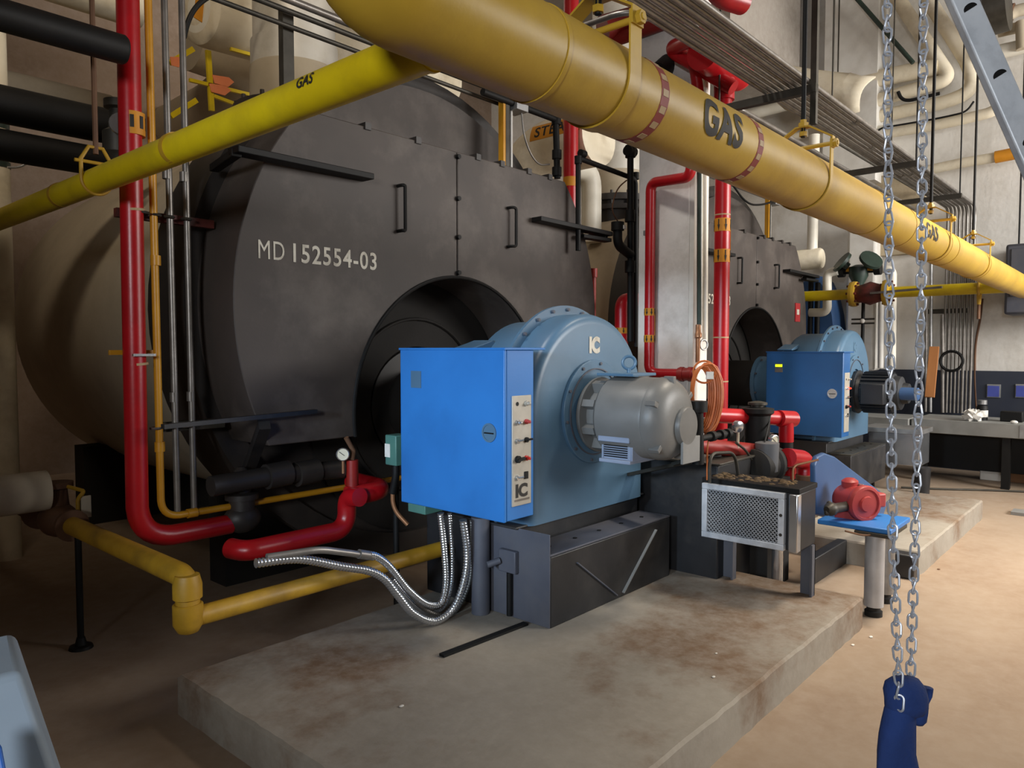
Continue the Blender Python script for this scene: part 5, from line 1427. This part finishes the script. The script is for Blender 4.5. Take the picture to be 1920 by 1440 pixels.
# floor things at the far end
u = at(1717, 880, Z=.0)
t = root('steel_box', 'shiny steel cabinet box between the chains near the bench end', 'box', (9.27, 2.28, 0))
B().box(9.05, 9.5, 2.02, 2.55, .30, .66).done('box_body', 'chrome', t, bevel=.008)
B().box(9.02, 9.55, 2.0, 2.62, .66, .71).done('box_shelf', 'galv', None, 'thin steel shelf over the shiny cabinet box', 'shelf')
for y in (2.04, 2.5):
    B().box(9.1, 9.15, y, y+.05, 0, .30).done('leg', 'black', t)
u = at(1728, 928, Z=0)
B().lathe((u.x, u.y, 0), (0, 0, 1), [(0, .075), (.30, .085), (.31, .07), (.30, .06)], 22).done('black_bucket', 'blackpaint', None, 'narrow black bucket on the floor beside the right chain, before the bench', 'bucket')
u, w = at(1842, 893, Z=0), at(1890, 895, Z=0)
B().box(10.55, 10.85, w.y+.02, u.y-.02, 0, .17).done('white_box', 'white', None, 'pale grey box on the floor under the bench', 'box', bevel=.01)
u = at(1904, 905, Z=0)
t = root('brown_box', 'brown cardboard box topped with papers, on the floor under the bench', 'box', (u.x+.1, u.y, 0))
B().box(u.x, u.x+.3, u.y-.10, u.y+.09, 0, .16).done('carton', 'cardboard', t, bevel=.006)
B().box(u.x+.02, u.x+.28, u.y-.18, u.y+.06, .16, .19).done('paper_stack', 'paper', t)
pipe('floor_cable', 'dark cable lying across the floor in front of the bench', 'cable', [at(1690, 914, Z=.012), at(1760, 917, Z=.012), at(1860, 919, Z=.012), at(1990, 925, Z=.012)], .012, 'strut', .3)
u = at(1908, 965, Z=0)
B().box(u.x-.05, u.x+.15, u.y-.22, u.y+.05, 0, .03).done('metal_plate', 'paint_grey', None, 'flat grey metal plate on the floor at the right edge', 'plate')

# ------------------------------------------------------------------ chains, tied cloth, ladder rail
def link_mesh(tw=.5):
    b = B()
    R, Lh, w = .0088, .0085, .0025
    pts = []
    n = 10
    for i in range(n+1):
        a = PI*i/n
        pts.append(V((R*math.cos(a), 0, Lh+R*math.sin(a))))
    for i in range(n+1):
        a = PI+PI*i/n
        pts.append(V((R*math.cos(a), 0, -Lh+R*math.sin(a))))
    q = []
    for p in pts:
        a = tw*p.z/(Lh+R)
        q.append(V((p.x*math.cos(a), p.x*math.sin(a), p.z)))
    q.append(q[0].copy())
    b.tube(q, w, 7, 0, False)
    return b
lm = link_mesh().done('link', 'chainsteel', None)
LINK = lm.data
bpy.data.objects.remove(lm)
def chain(lbl, path, twist0):
    top = path[0]
    t = root('chain', lbl, 'chain', path[-1], 'hanging loop chains')
    L = [0]
    for a, c in zip(path, path[1:]): L.append(L[-1]+(c-a).length)
    s, i, step = 0, 0, .0262
    while s < L[-1] and i < 100:
        j = max(k for k in range(len(L)) if L[k] <= s+1e-9); j = min(j, len(path)-2)
        p = path[j].lerp(path[j+1], (s-L[j])/(L[j+1]-L[j]))
        d = (path[j+1]-path[j]).normalized()
        o = bpy.data.objects.new('link', LINK)
        rot = d.to_track_quat('Z', 'Y') @ Quaternion((0, 0, 1), (YAW-PI/2)+twist0+i*PI/2+i*.035)
        o.rotation_mode = 'QUATERNION'; o.rotation_quaternion = rot
        o.location = p-V(path[-1])
        COL.objects.link(o); o.parent = t
        s += step; i += 1
DC = 1.6
chain('left one of two hanging steel chains, its end tucked in the tied blue cloth', [at(1663, -18, D=DC), at(1668, 640, D=DC), at(1674, 1000, D=DC-.005), at(1686, 1305, D=DC-.01)], .2)
chain('right one of two hanging steel chains, running down behind the tied blue cloth', [at(1732, -18, D=DC+.05), at(1727, 560, D=DC+.05), at(1716, 1000, D=DC+.05), at(1706, 1300, D=DC+.04)], .5)
# cloth
px_ = DC/FOC
def cl(x, y, rx, ry, dd=0, n=20, tw=0.0, wob=.0, ph=0):
    c = at(x, y, D=DC+.015+dd)
    h = V((FWD.x, FWD.y, 0)).normalized()
    return [c+RGT*(rx*px_*math.cos(2*PI*i/n)*(1+wob*math.sin(3*2*PI*i/n+ph)))+h*(ry*px_*math.sin(2*PI*i/n)*(1+wob*math.cos(4*2*PI*i/n+ph)))+V((0, 0, tw*px_*math.cos(2*PI*i/n))) for i in range(n)]
t = root('tied_cloth', 'dark blue cloth knotted around the lower end of the two chains', 'cloth', at(1680, 1560, D=DC))
B().loft([cl(1697, 1270, 8, 6), cl(1697, 1273, 26, 18), cl(1698, 1284, 37, 25, 0, 20, -4, .03), cl(1698, 1300, 41, 28, 0, 20, -6, .04, 1), cl(1698, 1318, 40, 27, 0, 20, -8, .04, 2), cl(1696, 1332, 36, 22, 0, 20, -8, .03), cl(1694, 1342, 26, 14)]).done('knot', 'cloth', t, sharp=80)
B().loft([cl(1690, 1312, 26, 16), cl(1688, 1330, 28, 22, 0, 20, 0, .05), cl(1685, 1352, 31, 22, 0, 20, 0, .06, 1), cl(1681, 1380, 34, 20, 0, 20, 0, .08, 1.6), cl(1678, 1412, 36, 18, 0, 20, 0, .10, 2), cl(1680, 1445, 40, 16, 0, 20, 0, .12, 2.5), cl(1681, 1500, 44, 14, 0, 20, 0, .14, 3), cl(1681, 1560, 46, 10, 0, 20, 0, .16, 3.4)]).done('long_tail', 'cloth', t, sharp=80)
B().loft([cl(1722, 1290, 10, 12, .01), cl(1726, 1310, 15, 14, .01), cl(1727, 1335, 13, 12, .01, 20, 0, .05), cl(1725, 1352, 12, 10, .01), cl(1723, 1359, 8, 6, .01)]).done('short_tail', 'cloth', t, sharp=80)
B().loft([cl(1735, 1288, 5, 8, .02), cl(1743, 1290, 6, 9, .03), cl(1742, 1304, 5, 8, .03), cl(1738, 1318, 3, 5, .02)]).done('fold', 'cloth', t, sharp=80)

# ladder rail with rung sockets
p0, p1 = at(1737, -150, D=1.62), at(2600, 1800, D=1.62)
dr_ = (p1-p0).normalized()
hn = V((FWD.x, FWD.y, 0)).normalized()
hn = (hn-dr_*hn.dot(dr_)).normalized()
sd = dr_.cross(hn).normalized()
t = root('ladder', 'aluminium ladder rail with half round rung holes, leaning across the top right corner', 'ladder', p1)
tz = (p1.z-0.02)/(-dr_.z); pe = p1+dr_*tz
wd = .0285
holes = []
for px, py in ((1809, 20), (1868, 142), (1927, 268)):
    # foot of the hole on the rail axis
    v = at(px, py, D=1.62)-p0
    holes.append(v.dot(dr_))
step = holes[1]-holes[0]
b = B()
b.obox((p0+pe)/2, (pe-p0)/2, sd*wd, hn*.012)
rail = b.done('rail', 'alu', t, bevel=.004)
k = 0
s = holes[0]-step
while s < (pe-p0).length-.1 and k < 16:
    c = p0+dr_*s
    hf = [c-hn*.0125+(dr_*math.cos(a)*.012*-1+sd*math.sin(a)*.016) for a in [-PI/2+PI*i/12 for i in range(13)]]
    c2 = [q+dr_*.004 for q in hf]
    R_ = Quaternion(hn, math.radians(-8)).to_matrix()
    hf = [c+R_@(q-c) for q in c2]
    B().prism(hf, -hn*.0012).done('rung_socket', 'black', t)
    s += step; k += 1

# ------------------------------------------------------------------ chips on the floor and pad
for i, (x, y, z, r, lb) in enumerate(((753, 1325, .175, .009, 'white paint chip on the pad at lower centre'), (1633, 1195, 0, .011, 'larger pale chip on the floor right of the pad edge, near the silver post'), (1599, 1210, 0, .010, 'pale chip on the floor left of the larger one near the silver post'), (1338, 1270, .175, .008, 'pale chip on the pad near its front edge, below the cooler legs'), (1343, 1226, .175, .006, 'small chip on the pad a little above another one, below the cooler legs'), (1760, 1068, 0, .012, 'dark scrap on the floor in front of the second pad'))):
    p = at(x, y, Z=z)
    b = B().sphere((p.x, p.y, z+.003), r, (1.3, .9, .35), 8, 5)
    b.done('floor_chip', 'brown' if i == 5 else 'paper', None, lb, 'chip', 'loose chips', flat=True)
